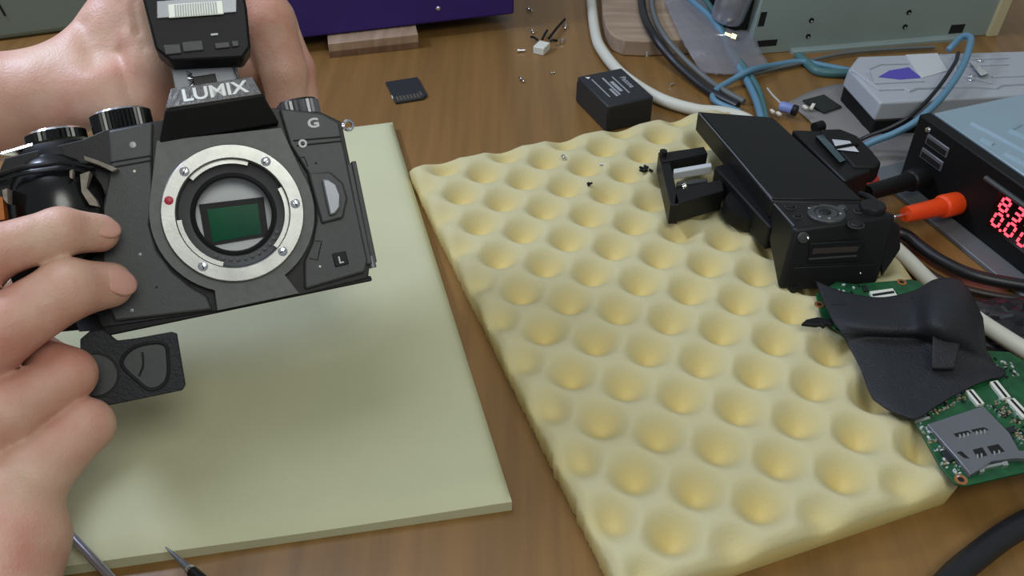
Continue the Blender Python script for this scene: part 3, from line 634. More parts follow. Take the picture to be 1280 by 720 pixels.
# ------------------------------------------------------------------ small connector with cut leads, screws and scraps
c0 = at(677, 60, 3)
Q = Thing('wire_connector', 'small white plug connector with short black cut leads among loose screws', 'connector', (*c0[:2], 0))
dxy = np.array([.45, .9]); dn = np.array([.9, -.45])
Q.part('housing', MB().prism([c0[:2]-dxy*6-dn*4.5, c0[:2]-dxy*6+dn*4.5, c0[:2]+dxy*6+dn*4.5, c0[:2]+dxy*6-dn*4.5], 0, 6), M['connector'], bevel=.5)
for (u1, v1, u2, v2) in ((672, 50, 664, 46), (678, 49, 684, 38), (686, 48, 706, 24), (688, 51, 696, 51)):
    Q.part('lead', MB().tube([at(u1, v1, 4), at((u1+u2)/2, (v1+v2)/2-1, 5), at(u2, v2, 3)], 1.0, 8), M['black'])
def screw(u, v, z, l, r, yaw, label, m='chrome', group=None):
    p = at(u, v, z+r); d_ = np.array([math.cos(yaw), math.sin(yaw), 0])
    Q = Thing('screw', label, 'screw', (*p[:2], z), group)
    Q.part('head', MB().lathe([(.01, -.8*r), (r, -.5*r), (r, .3*r), (.4*r, .35*r)], p-np.array([0, 0, 0]), d_, 14), M[m])
    Q.part('thread', MB().lathe([(.5*r, .3*r), (.55*r, l), (.01, l+.4*r)], p, d_, 12), M[m])
g_ = 'loose screws around the white connector'
for (u, v, yaw, lb) in ((661, 11, -1.0, 'tiny silver screw on the desk closest to the purple case'), (665, 38, -1.4, 'silver screw lying against the short cut leads of the white connector'),
        (707, 32, -1.7, 'silver screw beside the tip of the longest black lead'), (702, 52, 1.3, 'silver screw between the white connector and the white cable'),
        (651, 98, -1.2, 'silver screw lying alone between the memory card and the battery'), (648, 63, .1, 'silver screw beside the front end of the white connector')):
    screw(u, v, 0, 5, 1.6, yaw, lb, group=g_)
screw(838, 106, 0, 3, 1.1, .6, 'tiny bright screw on the desk beside the white cable')
screw(689, 91, 0, 3, 1.0, .2, 'tiny pale screw on the desk beside the black battery')
def foamz(u, v):
    p = at(u, v, 15)
    for _ in range(4): p = at(u, v, egg(p[:2]))
    return p[2]
screw(704, 196, foamz(704, 196), 2.6, 1.4, -1.2, 'short silver screw standing on the dimpled foam')
screw(751, 205, foamz(751, 205), 5.5, .9, -.35, 'long thin silver pin screw on the dimpled foam')
screw(736, 230, foamz(736, 230), 2.2, 1.2, .5, 'tiny black screw in a foam dimple', 'black')
zf2 = foamz(808, 212); ctr = at(806, 212, zf2+1)
mbq = MB()
for k in range(9):
    q = ctr+np.array([RNG.uniform(-4, 4.5), RNG.uniform(-2, 2), RNG.uniform(-.3, .8)]); yw = RNG.uniform(0, 3)
    mbq.box(q, (RNG.uniform(1.5, 3.6), 1.2, 1.1), yw)
single('shavings', mbq, M['black'], 'small cluster of black screws and shavings on the foam by the bracket', 'debris', kind='stuff')
sp = at(827, 61, 0); Q = Thing('label_scrap', 'small scrap of paper and dark tape by the wooden block', 'scrap', (*at(800, 60, 0)[:2], 0))
Q.part('dark_piece', MB().prism([p[:2] for p in ats([(785, 58), (797, 54), (812, 60), (806, 68), (792, 66)])], 0, 3.5), M['browncable'], bevel=.4)
Q.part('paper_piece', MB().prism([p[:2] for p in ats([(800, 64), (812, 59), (820, 67), (808, 71)])], 0, 3.9), M['lightgrey'])

# ------------------------------------------------------------------ wooden block with film bag, can, car radio
wb = [p[:2] for p in ats([(744, -85), (754, 16), (758, 34), (766, 44), (780, 50), (804, 51), (868, 48), (905, 49), (922, 44), (902, 0), (866, -85)], 13)]
single('wood_block', MB().prism(wb, 0, 13), M['palewood'], 'pale wooden board with a rounded corner under the silver can', 'wood board', bevel=1.2)
def sheet(ctrl, nu=6, nv=6, noise=0., seed=1):
    rows = [spline(r, nu) for r in ctrl]; G = np.array([spline([r[j] for r in rows], nv) for j in range(len(rows[0]))]).transpose(1, 0, 2)
    if noise:
        r_ = np.random.default_rng(seed); a, b = G.shape[:2]
        G[..., 2] += noise*np.abs(np.sin(np.arange(a)[:, None]*.9+np.cos(np.arange(b)[None]*.7)*2+r_.uniform(0, .6, (a, b))))
    return G
bagc = [[at(830, 2, 15), at(856, -8, 17), at(890, -10, 17), at(930, -10, 15)],
        [at(842, 30, 16), at(862, 24, 19), at(890, 26, 18), at(940, 30, 15)],
        [at(858, 62, 13), at(878, 60, 16), at(905, 62, 15), at(950, 62, 9)],
        [at(876, 92, 2.5), at(898, 94, 4), at(920, 94, 3.5), at(965, 88, 1.5)]]
bag = single('film_bag', MB().grid(sheet(bagc, 8, 8, 1.2)), M['bag'], 'crumpled clear grey plastic bag draped over the wooden board', 'plastic bag', sharp=180)
so = bag.modifiers.new('solid', 'SOLIDIFY'); so.thickness = .0003
cb_ = at(907, 34, 14); kx = np.array([.15, -.1, 1]); kx /= np.linalg.norm(kx)
Q = Thing('metal_can', 'shiny silver metal can with a brass bolt at its foot on the wooden board', 'motor can', (*cb_[:2], 13))
Q.part('can', MB().lathe([(.01, 0), (9, .2), (12.4, 2.5), (13.2, 6), (13.4, 34), (11, 38), (.01, 39)], (cb_[0], cb_[1], 19), kx, 36), M['canmetal'])
bz = at(914, 45, 16)
Q.part('bolt', MB().lathe([(.01, 0), (3.6, 0), (3.6, 4), (2.2, 4.4), (2.2, 9), (.01, 9)], bz+np.array([3, -3, 0]), (-.9, .3, .2), 6), M['gold'])
Q.part('pin', MB().lathe([(.01, 0), (1.1, .2), (1.1, 10), (.01, 10)], at(894, 44, 17), (1, -.05, 0), 10), M['chrome'])
Q.part('foot', MB().cyl((cb_[0], cb_[1], 13), (cb_[0], cb_[1], 20), 8, seg=24), M['black'])

r0, r1 = at(935, 66, 2), at(1234, 41, 2); rx = (r1-r0)[:2]; RL = np.linalg.norm(rx); rx /= RL; ry = np.array([-rx[1], rx[0]])
def rd(s_, h, o=0.0): q = r0[:2]+rx*(s_+h*.10)+ry*(o+h*.04); return (q[0], q[1], h)
Q = Thing('car_radio_chassis', 'green-grey metal radio chassis with punched slots standing on the desk', 'radio', (*rd(RL/2, 0, 60)[:2], 0))
sh = Q.part('chassis', MB().hexa([rd(0, 0), rd(RL, 0), rd(RL, 0, 150), rd(0, 0, 150)], [rd(0, 62), rd(RL, 62), rd(RL, 62, 150), rd(0, 62, 150)]), M['greencase'], bevel=.6)
Q.part('side_panel', MB().hexa([rd(-14, 0, 10), rd(-.3, 0, 10), rd(-.3, 0, 150), rd(-14, 0, 150)], [rd(-14, 62, 10), rd(-.3, 62, 10), rd(-.3, 62, 150), rd(-14, 62, 150)]), M['black'], bevel=.6)
Q.part('edge_strip', MB().hexa([rd(RL-1, 0, -3), rd(RL+8, 0, -3), rd(RL+8, 0, 4), rd(RL-1, 0, 4)], [rd(RL-1, 62, -3), rd(RL+8, 62, -3), rd(RL+8, 62, 4), rd(RL-1, 62, 4)]), M['cream'], bevel=.4, label='cream metal edge strip')
def onface(u, v):
    d_ = ray(u, v); n_ = np.array([ry[0], ry[1], -.04]); o0 = np.array([*r0[:2], 0.]); k = ((o0-CC)@n_)/(d_@n_); W = CC+d_*k
    h = W[2]; return (W[:2]-r0[:2])@rx-h*.10, h
for (u, v, w_, h_) in ((953, 24, 5, 11), (958, 54, 17, 5), (1196, 36, 12, 7)):
    s_, h = onface(u, v); Q.part('slot', MB().hexa([rd(s_-w_/2, h-h_/2, -.25), rd(s_+w_/2, h-h_/2, -.25), rd(s_+w_/2, h-h_/2, 1), rd(s_-w_/2, h-h_/2, 1)], [rd(s_-w_/2, h+h_/2, -.25), rd(s_+w_/2, h+h_/2, -.25), rd(s_+w_/2, h+h_/2, 1), rd(s_-w_/2, h+h_/2, 1)]), M['seam'], sh)
for (u, v) in ((1014, 25), (1010, 45), (1136, 15), (1131, 33)):
    s_, h = onface(u, v); hb = Q.part('screw_hole', MB().lathe([(.01, 0), (1.9, 0), (1.9, .5)], rd(s_, h, -.3), (-ry[0], -ry[1], 0), 14), M['seam'], sh)
    Q.part('burr', MB().lathe([(.01, 0), (1.0, .1), (.6, .7), (.01, .8)], rd(s_+.8, h-1.2, -.4), (-ry[0], -ry[1], 0), 10), M['chrome'], sh)
Q.part('bottom_rail', MB().hexa([rd(34, 0, -6), rd(RL-18, 0, -6), rd(RL-18, 0, 0), rd(34, 0, 0)], [rd(34, 2, -6), rd(RL-18, 2, -6), rd(RL-18, 3, 0), rd(34, 3, 0)]), M['greencase'])

# ------------------------------------------------------------------ cables
def cable(name, pts, r, m, label, n=8, seg=12):
    P = spline(ats(pts), n); o = single(name, MB().tube(P, r, seg), M[m], label, 'cable', sharp=80); return o
cable('power_cable', [(712, -160, 5), (735, -40, 5), (739, 0, 5), (744, 40, 5), (752, 62, 5), (778, 93, 5), (822, 122, 5), (868, 137, 5), (905, 141, 5), (938, 152, 5), (990, 192, 5), (1050, 246, 5), (1108, 300, 5), (1135, 325, 5), (1165, 355, 5), (1190, 376, 10), (1225, 402, 16), (1285, 440, 15), (1340, 470, 8), (1460, 520, 5), (1640, 560, 5)], 4.2, 'whitecable', 'thick white power cable running from behind the battery around the dimpled foam')
cable('audio_cable', [(790, -80, 17), (800, -20, 17), (804, 16, 17), (818, 46, 17), (844, 78, 8), (874, 105, 4), (898, 121, 4), (922, 133, 4)], 3.2, 'blackcable', 'black cable crossing the film bag towards the foam')
cable('audio_cable', [(804, -80, 17), (813, -20, 17), (817, 16, 17), (830, 44, 17), (855, 73, 9), (884, 99, 4), (908, 115, 3.5), (930, 127, 3)], 2.2, 'greycable', 'thin dark grey cable beside the black cable over the film bag')
cable('signal_wire', [(845, -15, 18), (868, 4, 20), (890, 24, 19), (905, 48, 15), (916, 72, 8), (932, 98, 5), (945, 125, 6), (952, 150, 6)], 2.6, 'bluecable', 'blue cable descending past the silver can to the black camera back')
cable('signal_wire', [(870, -15, 18), (888, 8, 20), (900, 32, 18), (912, 58, 12), (930, 84, 7), (948, 112, 5), (958, 150, 5)], 2.2, 'tealcable', 'teal cable twisted beside the blue cable under the silver can')
cable('signal_wire', [(925, 140, 4), (900, 130, 4), (891, 122, 4), (896, 112, 4), (915, 100, 6), (938, 88, 10), (965, 82, 5), (1000, 77, 4), (1030, 82, 4), (1062, 88, 4)], 2.2, 'bluecable', 'light blue cable looping on the desk under the radio')
cable('signal_wire', [(940, 93, 4), (968, 86, 3), (996, 80, 3), (1020, 74, 3), (1060, 66, 3), (1120, 61, 3), (1168, 59, 3)], 1.4, 'greycable', 'thin grey wire along the foot of the radio')
cable('signal_wire', [(998, 70, 3), (1010, 80, 3), (1025, 90, 3), (1062, 92, 3)], 3.4, 'tealcable', 'short teal cable stub between the radio and the plastic organiser')
cable('signal_wire', [(1060, 200, 6), (1085, 180, 12), (1120, 166, 20), (1150, 148, 28), (1180, 118, 34), (1203, 84, 38), (1213, 55, 40), (1212, 46, 40), (1203, 46, 38), (1192, 56, 36), (1185, 63, 33)], 2.3, 'bluecable', 'blue cable arching over the plastic organiser')
cable('signal_wire', [(1052, 194, 5), (1077, 174, 11), (1112, 160, 19), (1142, 142, 27), (1171, 112, 34), (1193, 80, 38), (1198, 66, 38)], 1.3, 'blackcable', 'thin black wire running along the inner side of the arching blue cable')
cable('power_lead', [(1095, 285, 8), (1130, 293, 7), (1150, 308, 6), (1178, 327, 6), (1220, 345, 6), (1285, 358, 6), (1340, 366, 6)], 3.4, 'blackcable', 'glossy black lead curving across the desk below the orange plug')
cable('power_lead', [(1090, 296, 5), (1128, 311, 4), (1152, 334, 4), (1180, 352, 4), (1225, 366, 4), (1285, 376, 4), (1340, 382, 4)], 2.2, 'browncable', 'thin brown lead curving beside the glossy black lead')
cable('power_lead', [(1150, 770, 5.5), (1190, 722, 5.5), (1225, 692, 5.5), (1258, 668, 5.5), (1295, 648, 5.5), (1350, 625, 5.5)], 5.2, 'blackcable', 'thick dark cable crossing the bare near corner of the desk')

# ------------------------------------------------------------------ grey film, organiser, tiny part
gs = [[at(985, 128, .8), at(1020, 112, .8), at(1055, 105, .8), at(1100, 110, .8)], [at(1020, 160, 1), at(1060, 150, 2), at(1090, 140, 2), at(1130, 135, 1)], [at(1050, 200, 1), at(1085, 190, 2), at(1110, 185, 2), at(1150, 178, 1)], [at(1075, 240, .8), at(1105, 238, 1.5), at(1130, 235, 1.5), at(1165, 222, 1)]]
sg = single('film_sheet', MB().grid(sheet(gs, 8, 8, .5, 4)), M['mat_grey'], 'flat sheet of translucent grey film on the desk before the organiser', 'plastic sheet', sharp=180)
so = sg.modifiers.new('solid', 'SOLIDIFY'); so.thickness = .0003
single('rubber_scrap', MB().prism([p[:2] for p in ats([(1003, 126), (1030, 119), (1052, 134), (1030, 141)], 3)], 2.6, 3.6), M['chip'], 'thin dark square lying on the grey film', 'scrap')
e0 = at(984, 135, 7)
Q = Thing('electrolytic_part', 'tiny blue and white electronic part with bent leads on the grey film', 'electronic part', (*e0[:2], 2.5))
Q.part('barrel', MB().lathe([(.01, -5), (3.2, -5), (3.6, -4), (3.6, 4), (3.2, 5), (.01, 5)], e0, (.8, -.6, 0), 16), mat('part_blue', srgb(120, 136, 190), .4))
Q.part('end_cap', MB().lathe([(.01, 4), (3.8, 4), (3.8, 7), (.01, 7.2)], e0, (.8, -.6, 0), 16), M['blackplastic'])
Q.part('lead', MB().tube([e0+np.array([-3, 3, 1]), e0+np.array([-9, 9, 5]), e0+np.array([-13, 12, 9])], .6, 6), M['lightgrey'])
g2 = 'pale metal chips on the grey film'
for (u, v, lb, ln) in ((1006, 136, 'short pale metal chip on the edge of the thin dark square', 4.5), (1015, 135, 'long pale metal chip on the thin dark square', 7.5), (965, 141, 'bright metal chip nearest the screen corner of the black camera back', 4), (973, 144, 'bright metal chip between the blue electronic part and the black camera back', 4)):
    q = at(u, v, 3); single('metal_chip', MB().box((q[0], q[1], 4.2), (2.2, ln, 1.2), -.5 if u > 1010 else .3), M['speck'], lb, 'chip', group=g2)

oz = 26
ob = [at(1058, 86, oz)[:2], at(1098, 129, oz)[:2], at(1420, 112, oz)[:2], at(1380, 60, oz)[:2], at(1180, 66, oz)[:2], at(1070, 70, oz)[:2]]
Q = Thing('plastic_organiser', 'milky plastic organiser box with a violet insert on a black base', 'organiser', (*np.mean(ob, 0), 0))
cen = np.mean(ob, 0); low = [cen+(p-cen)*.985 for p in ob]
Q.part('base', MB().prism(low, 0, 13), M['black'], bevel=1, label='black base')
tr = Q.part('tray', MB().prism(ob, 13, oz, .02), M['clearplastic'], bevel=1.6, seg=3)
Q.part('rim', MB().tube([(*at(u, v, oz+.6)[:2], oz+.3) for u, v in ((1066, 88), (1100, 112), (1130, 111), (1136, 114), (1145, 110), (1215, 108), (1245, 110), (1252, 106), (1330, 102))], 1.2, 8), M['clearplastic'])
Q.part('insert', MB().prism([p[:2] for p in ats([(1098, 96), (1112, 88), (1136, 84), (1152, 97), (1125, 99)], oz+.3)], oz-.5, oz+.3), M['blueviolet'], tr, label='violet insert')
Q.part('cover_strip', MB().prism([p[:2] for p in ats([(1132, 68), (1172, 66), (1185, 88), (1152, 97)], oz+.7)], oz-.5, oz+.7), M['lightgrey'], tr, bevel=.3)
for L in (((1085, 90), (1090, 104), (1155, 101)), ((1086, 86), (1100, 80), (1135, 79)), ((1200, 74), (1260, 72)), ((1205, 82), (1260, 80)), ((1240, 96), (1330, 92)), ((1192, 68), (1196, 92), (1240, 104))):
    Q.part('divider', MB().tube([(*at(u, v, oz+.6)[:2], oz+.4) for u, v in L], .9, 8), M['clearplastic'], tr)
Q.part('latch', MB().hexa(*[[(*at(u, v, z)[:2], z) for u, v in ((1236, 92), (1218, 76), (1212, 77), (1226, 95))] for z in (oz, oz+3)]), M['lightgrey'], tr, bevel=.4)
for (u, v) in ((1215, 94), (1214, 99), (1226, 75)):
    q = at(u, v, oz+1); Q.part('glint_rivet', MB().ellipsoid((q[0], q[1], oz+.6), (2.4, 1.6, 1)), M['chrome'], tr)

# ------------------------------------------------------------------ bench power supply
PP = np.array([241., 483.]); pd = np.array([.35, -.937]); pd /= np.linalg.norm(pd); pn = np.array([-pd[1], pd[0]]); PHT = 47.0     # pn points into the case
def pf(s_, h, o=0.0): q = PP+pd*s_+pn*o; return (q[0], q[1], h)
def onpsu(u, v, o=0.0):
    d_ = ray(u, v); n_ = np.array([pn[0], pn[1], 0]); o0 = np.array([*(PP+pn*o), 0.]); k = ((o0-CC)@n_)/(d_@n_); W = CC+d_*k
    return (W[:2]-PP)@pd, W[2]
Q = Thing('bench_power_supply', 'black power supply with blue-grey lid, red digits and two plugs', 'power supply', pf(75, 3, 60))
W_ = 165
Q.part('front_panel', MB().hexa([pf(0, 3), pf(W_, 3), pf(W_, 3, 8), pf(0, 3, 8)], [pf(0, PHT), pf(W_, PHT), pf(W_, PHT, 8), pf(0, PHT, 8)]), M['black'], bevel=1.0)
Q.part('case', MB().hexa([pf(3, 3, 8), pf(W_-3, 3, 8), pf(W_-3, 3, 130), pf(3, 3, 130)], [pf(3, PHT-2, 8), pf(W_-3, PHT-2, 8), pf(W_-3, PHT-2, 130), pf(3, PHT-2, 130)]), M['black'], bevel=.6)
lid = Q.part('lid', MB().hexa([pf(2, PHT-2, 9), pf(W_-2, PHT-2, 9), pf(W_-2, PHT-2, 131), pf(2, PHT-2, 131)], [pf(2, PHT, 9), pf(W_-2, PHT, 9), pf(W_-2, PHT, 131), pf(2, PHT, 131)]), M['bluegreytop'], bevel=.5, label='blue-grey metal lid')
for L in (((1214, 154), (1240, 167), (1282, 190)), ((1226, 174), (1241, 181)), ((1256, 192), (1290, 210)), ((1262, 163), (1276, 156), (1300, 158)), ((1262, 163), (1290, 176))):
    Q.part('lid_rib', MB().tube([(*at(u, v, PHT)[:2], PHT) for u, v in L], 1.2, 8), M['bluegreytop'], lid)
for (u, v) in ((1172, 182), (1165, 199)):
    s_, h = onpsu(u, v); us = Q.part('usb_port', MB().hexa([pf(s_-9, h-3.2, -.8), pf(s_+9, h-3.2, -.8), pf(s_+9, h-3.2, 2), pf(s_-9, h-3.2, 2)], [pf(s_-9, h+3.2, -.8), pf(s_+9, h+3.2, -.8), pf(s_+9, h+3.2, 2), pf(s_-9, h+3.2, 2)]), M['metal'], bevel=.3)
    Q.part('usb_socket', MB().hexa([pf(s_-8, h-2.4, -1.0), pf(s_+8, h-2.4, -1.0), pf(s_+8, h-2.4, 0), pf(s_-8, h-2.4, 0)], [pf(s_-8, h+1.0, -1.0), pf(s_+8, h+1.0, -1.0), pf(s_+8, h+1.0, 0), pf(s_-8, h+1.0, 0)]), M['seam'], us)
s_, h = onpsu(1176, 148.0); Q.part('case_screw', MB().lathe([(.01, 0), (1.8, 0), (1.4, 1), (.01, 1.2)], pf(10, PHT-5, -.2), (-pn[0], -pn[1], 0), 14), M['chrome'])
s0, h0 = onpsu(1233, 222); 
Q.part('status_bar', MB().tube([pf(s0, h0, -.6), pf(s0+38, h0, -.6)], 1.6, 10), M['camgrey'])
sA, hA = onpsu(1257, 256); sB, hB = onpsu(1246, 275)
hA, hB = hA+.0, hA-10.6
dw = Q.part('display_window', MB().hexa([pf(sA-7, hB-7, -.4), pf(sA+34, hB-7, -.4), pf(sA+34, hB-7, 1), pf(sA-7, hB-7, 1)], [pf(sA-7, hA+7, -.4), pf(sA+34, hA+7, -.4), pf(sA+34, hA+7, 1), pf(sA-7, hA+7, 1)]), M['display'], bevel=.3)
SEG = {'0': 'abcdef', '3': 'abcdg', '8': 'abcdefg'}
def digit(ch, s_, h, sc=1.0):
    x, y, t = 2.2*sc, 3.5*sc, .62*sc; L = {'a': ((-x, y), (x, y)), 'b': ((x, y), (x, 0)), 'c': ((x, 0), (x, -y)), 'd': ((-x, -y), (x, -y)), 'e': ((-x, 0), (-x, -y)), 'f': ((-x, y), (-x, 0)), 'g': ((-x, 0), (x, 0))}
    mbd = MB()
    for c in SEG[ch]:
        (x0, y0), (x1, y1) = L[c]; sk = .16; e = .16
        a = np.array([x0+(x1-x0)*e, y0+(y1-y0)*e]); b = np.array([x1-(x1-x0)*e, y1-(y1-y0)*e]); d_ = (b-a)/np.linalg.norm(b-a); n_ = np.array([-d_[1], d_[0]])*t
        C4 = [a-n_, b-n_, b+n_, a+n_]; f_ = lambda p, o: pf(s_+p[0]+p[1]*sk, h+p[1], o)
        mbd.hexa([f_(p, -.7) for p in C4], [f_(p, -.3) for p in C4])
    return mbd
for row, (chs, h, sx0) in enumerate((('830', hA, sA), ('000', hB, sA-.8))):
    for k, ch in enumerate(chs):
        Q.part('digit', digit(ch, sx0+k*9.6, h, 1.12), M['led'], dw, label='glowing red digit')
    Q.part('decimal_point', MB().lathe([(.01, .2), (.8, .2), (.8, -.2)], pf(sx0+4.2, h-4.2, -.5), (-pn[0], -pn[1], 0), 10), M['led'], dw)
# plugs standing in the sockets: separate things held by the supply
def plug(name, label, uv_face, uv_end, m, knob, pin=True, hz=None):
    s_, h = onpsu(*uv_face); a = np.array(pf(s_, h, 0)); e = at(uv_end[0], uv_end[1], 20); 
    d_ = e-a; Ld = np.linalg.norm(d_); d_ /= Ld
    P_ = Thing(name, label, 'plug', (a[0], a[1], 3))
    P_.part('knob', MB().lathe([(.01, 0), (6.2, 0), (6.8, 1.5), (6.8, 13), (6.2, 14.5), (5.4, 15), (.01, 15)], a, d_, 28), M[knob], bevel=0)
    P_.part('sleeve', MB().lathe([(5.2, 14), (5.4, 16), (5.2, 20), (4.6, Ld-2), (4.2, Ld), (.01, Ld)], a, d_, 24), M[m])
    if pin: P_.part('pin', MB().lathe([(.9, Ld-1), (.9, Ld+9), (.01, Ld+10)], a, d_, 12), M['chrome'])
    return a, d_, Ld
plug('banana_plug', 'bright orange banana plug with bare metal pin in the power supply', (1197, 254), (1132, 268), 'orange', 'orange')
plug('banana_plug', 'black banana plug above the orange plug in the power supply', (1156, 221), (1084, 241), 'blackplastic', 'blackplastic', pin=False)
q0, q1 = at(1066, 234, 6), at(1096, 224, 6); d_ = (q1-q0)/np.linalg.norm(q1-q0)
Q = Thing('banana_plug', 'dull red plug lying behind the black camera back', 'plug', (*q0[:2], 0))
Q.part('sleeve', MB().lathe([(.01, 0), (4.5, 0), (5.4, 4), (5.8, 12), (5.8, 20), (.01, 20)], q0-d_*4, d_, 20), M['pinkred'])
Q.part('pin', MB().lathe([(1, -10), (1, 0), (.01, 0)], q0-d_*4, d_, 10), M['chrome'])
br = [at(1092, 232, 2)[:2], at(1300, 415, 2)[:2], at(1330, 390, 2)[:2], at(1128, 215, 2)[:2]]
br = [np.array(pf(-14, 0, -13)[:2]), np.array(pf(150, 0, -13)[:2]), np.array(pf(150, 0, 90)[:2]), np.array(pf(-14, 0, 90)[:2])]
single('metal_tray', MB().prism(br, 0, 3), M['greyrubber'], 'flat grey metal tray under the power supply', 'tray', bevel=.6)

# ------------------------------------------------------------------ black camera back with screen, lying on the foam
zt, zn = 45.0, 49.0
A1 = at(872, 139, zt-3); B1 = at(966, 146, zt-3); D1 = at(994, 286, zn); C1_ = at(1122, 268, zn); Dm = at(966, 252, zt); Cm = at(1084, 254, zt)
def dn(p, dz, in_=(0, 0)): return np.array([p[0]+in_[0], p[1]+in_[1], p[2]-dz])
Q = Thing('camera_back_cover', 'black camera rear half with dark screen and buttons lying on the dimpled foam', 'camera part', (*((A1+C1_)/2)[:2], 15))
sc = Q.part('screen_housing', MB().hexa([dn(A1, 13), dn(Dm, 13), dn(Cm, 13), dn(B1, 13)], [A1, Dm, Cm, B1]), M['blackplastic'], bevel=1.0)
ins = lambda a, b, c, d, k: [p+(np.mean([a, b, c, d], 0)-p)*k for p in (a, b, c, d)]
sp_ = ins(A1, Dm, Cm, B1, .05); Q.part('screen', MB().hexa([p-np.array([0, 0, .6]) for p in sp_], [p+np.array([0, 0, .5]) for p in sp_]), M['screen'], sc, bevel=.3)
Q.part('edge_trim', MB().tube([A1+np.array([.5, -3, .2]), (A1+Dm)/2+np.array([.4, 0, .2]), Dm+np.array([0, 2, .2])], .4, 8), M['metal'], sc, label='bright edge line')
Q.part('edge_trim', MB().tube([Dm+np.array([.2, -2.5, .3]), D1+np.array([-.2, 2, .3])], .45, 8), M['metal'], sc)
near_l = at(972, 363, 17.8); near_r = at(1096, 356, 18); far_r = at(1124, 300, 30)
ctl = Q.part('control_block', MB().add([Dm, D1, C1_, Cm, dn(Dm, 18), near_l, near_r, dn(Cm, 22, (14, 8))], [(0,1,2,3), (7,6,5,4), (0,4,5,1), (1,5,6,2), (2,6,7,3), (3,7,4,0)]), M['blackplastic'], bevel=2.0, seg=3)
Q.part('thumb_wedge', MB().add([C1_+np.array([-6, 0, -1]), at(1126, 282, 42), at(1126, 312, 30), near_r+np.array([2, 2, 2]), Cm+np.array([3, 6, -4]), at(1100, 262, 40), at(1115, 300, 20), near_r+np.array([8, 14, 0])], [(0,1,2,3), (4,7,6,5), (0,4,5,1), (1,5,6,2), (2,6,7,3), (3,7,4,0)]), M['blackplastic'], ctl, bevel=1.2)
# slot door on the near end
fx = (near_r-near_l)/np.linalg.norm(near_r-near_l); fyv = (D1-near_l); fyv -= fx*(fyv@fx); HH = np.linalg.norm(fyv); fyv /= HH; fn = np.cross(fx, fyv); fn = fn if fn[1] < 0 else -fn
def onend(u, v):
    d_ = ray(u, v); k = ((near_l-CC)@fn)/(d_@fn); W = CC+d_*k-near_l; return W@fx, W@fyv
def ef(x, y, o): return near_l+fx*x+fyv*y+fn*o
def quad_on(L, o0, o1): P_ = [onend(u, v) for u, v in L]; return MB().hexa([ef(x, y, o0) for x, y in P_], [ef(x, y, o1) for x, y in P_])
Q.part('card_door', quad_on(((1010, 330), (1078, 326), (1082, 300), (1012, 304)), -.8, .5), M['black'], ctl, bevel=.4)
Q.part('card_slot', quad_on(((1014, 317), (1070, 314), (1074, 307), (1016, 310)), .2, .8), mat('slot_brown', srgb(52, 44, 42), .5), ctl)
Q.part('door_rail', quad_on(((1010, 324), (1070, 320), (1070, 318), (1010, 322)), .3, 1.0), M['camgrey'], ctl)
Q.part('end_plate', quad_on(((985, 362), (1090, 356), (1094, 330), (992, 334)), -.6, .5), M['black'], ctl, bevel=.4)
e_ = onend(1004, 297); Q.part('corner_rivet', MB().lathe([(.01, 1.6), (2.6, 1.4), (3, 0)], ef(*e_, -.3), fn, 16), M['camgrey'], ctl)
e_ = onend(1009, 296); Q.part('corner_glint', MB().ellipsoid(ef(*e_, .8), (.8, 1.6, .8)), M['chrome'], ctl)
e_ = onend(1075, 341); Q.part('end_screw', MB().ellipsoid(ef(*e_, .4), (.6, .6, .5)), M['chrome'], ctl)
Q.part('foot', MB().cyl(near_l+np.array([8, 1, -4]), near_l+np.array([8, 1, 2]), 2.2, seg=12), M['black'], ctl)
# buttons on top of the control block
tn = np.cross(C1_-D1, Dm-D1); tn /= np.linalg.norm(tn); tn = tn if tn[2] > 0 else -tn
def ontop(u, v, o=0.): d_ = ray(u, v); k = ((D1-CC)@tn)/(d_@tn); return CC+d_*k+tn*o
tx_ = (C1_-D1)/np.linalg.norm(C1_-D1); 
dp = Q.part('control_wheel', MB().lathe([(.01, .9), (5.2, .9), (5.6, .4), (6.2, .4), (6.4, 1.3), (8.8, 1.3), (9.4, .6), (9.4, -.5)], ontop(1033, 268), tn, 40), M['camgrey'], ctl)
Q.part('set_button', MB().lathe([(.01, 1.9), (2.4, 1.8), (3, 1.2), (3, 0)], ontop(1031, 267), tn, 20), M['blackplastic'], dp)
for (u, v, r_, m_) in ((1070, 281, 3.4, 'blackplastic'), (988, 259, 2.3, 'blackplastic'), (1052, 261, 2.4, 'camgrey'), (1020, 258, 2.0, 'blackplastic'), (997, 271, 1.7, 'blackplastic'), (1073, 264, 1.8, 'blackplastic')):
    Q.part('button', MB().lathe([(.01, 1.5), (r_*.8, 1.4), (r_, .8), (r_, -.3)], ontop(u, v), tn, 20), M[m_], ctl)
    Q.part('button_ring', MB().lathe([(r_+.1, -.2), (r_+.1, .35), (r_+.6, .35), (r_+.7, -.2)], ontop(u, v), tn, 20), M['camgrey'], ctl)
for (u, v) in ((1011, 263), (1036, 276), (1050, 270), (1024, 274)):
    Q.part('key_mark', MB().lathe([(.01, .1), (.7, .1), (.7, -.1)], ontop(u, v, 1.4), tn, 8), M['print'], ctl)
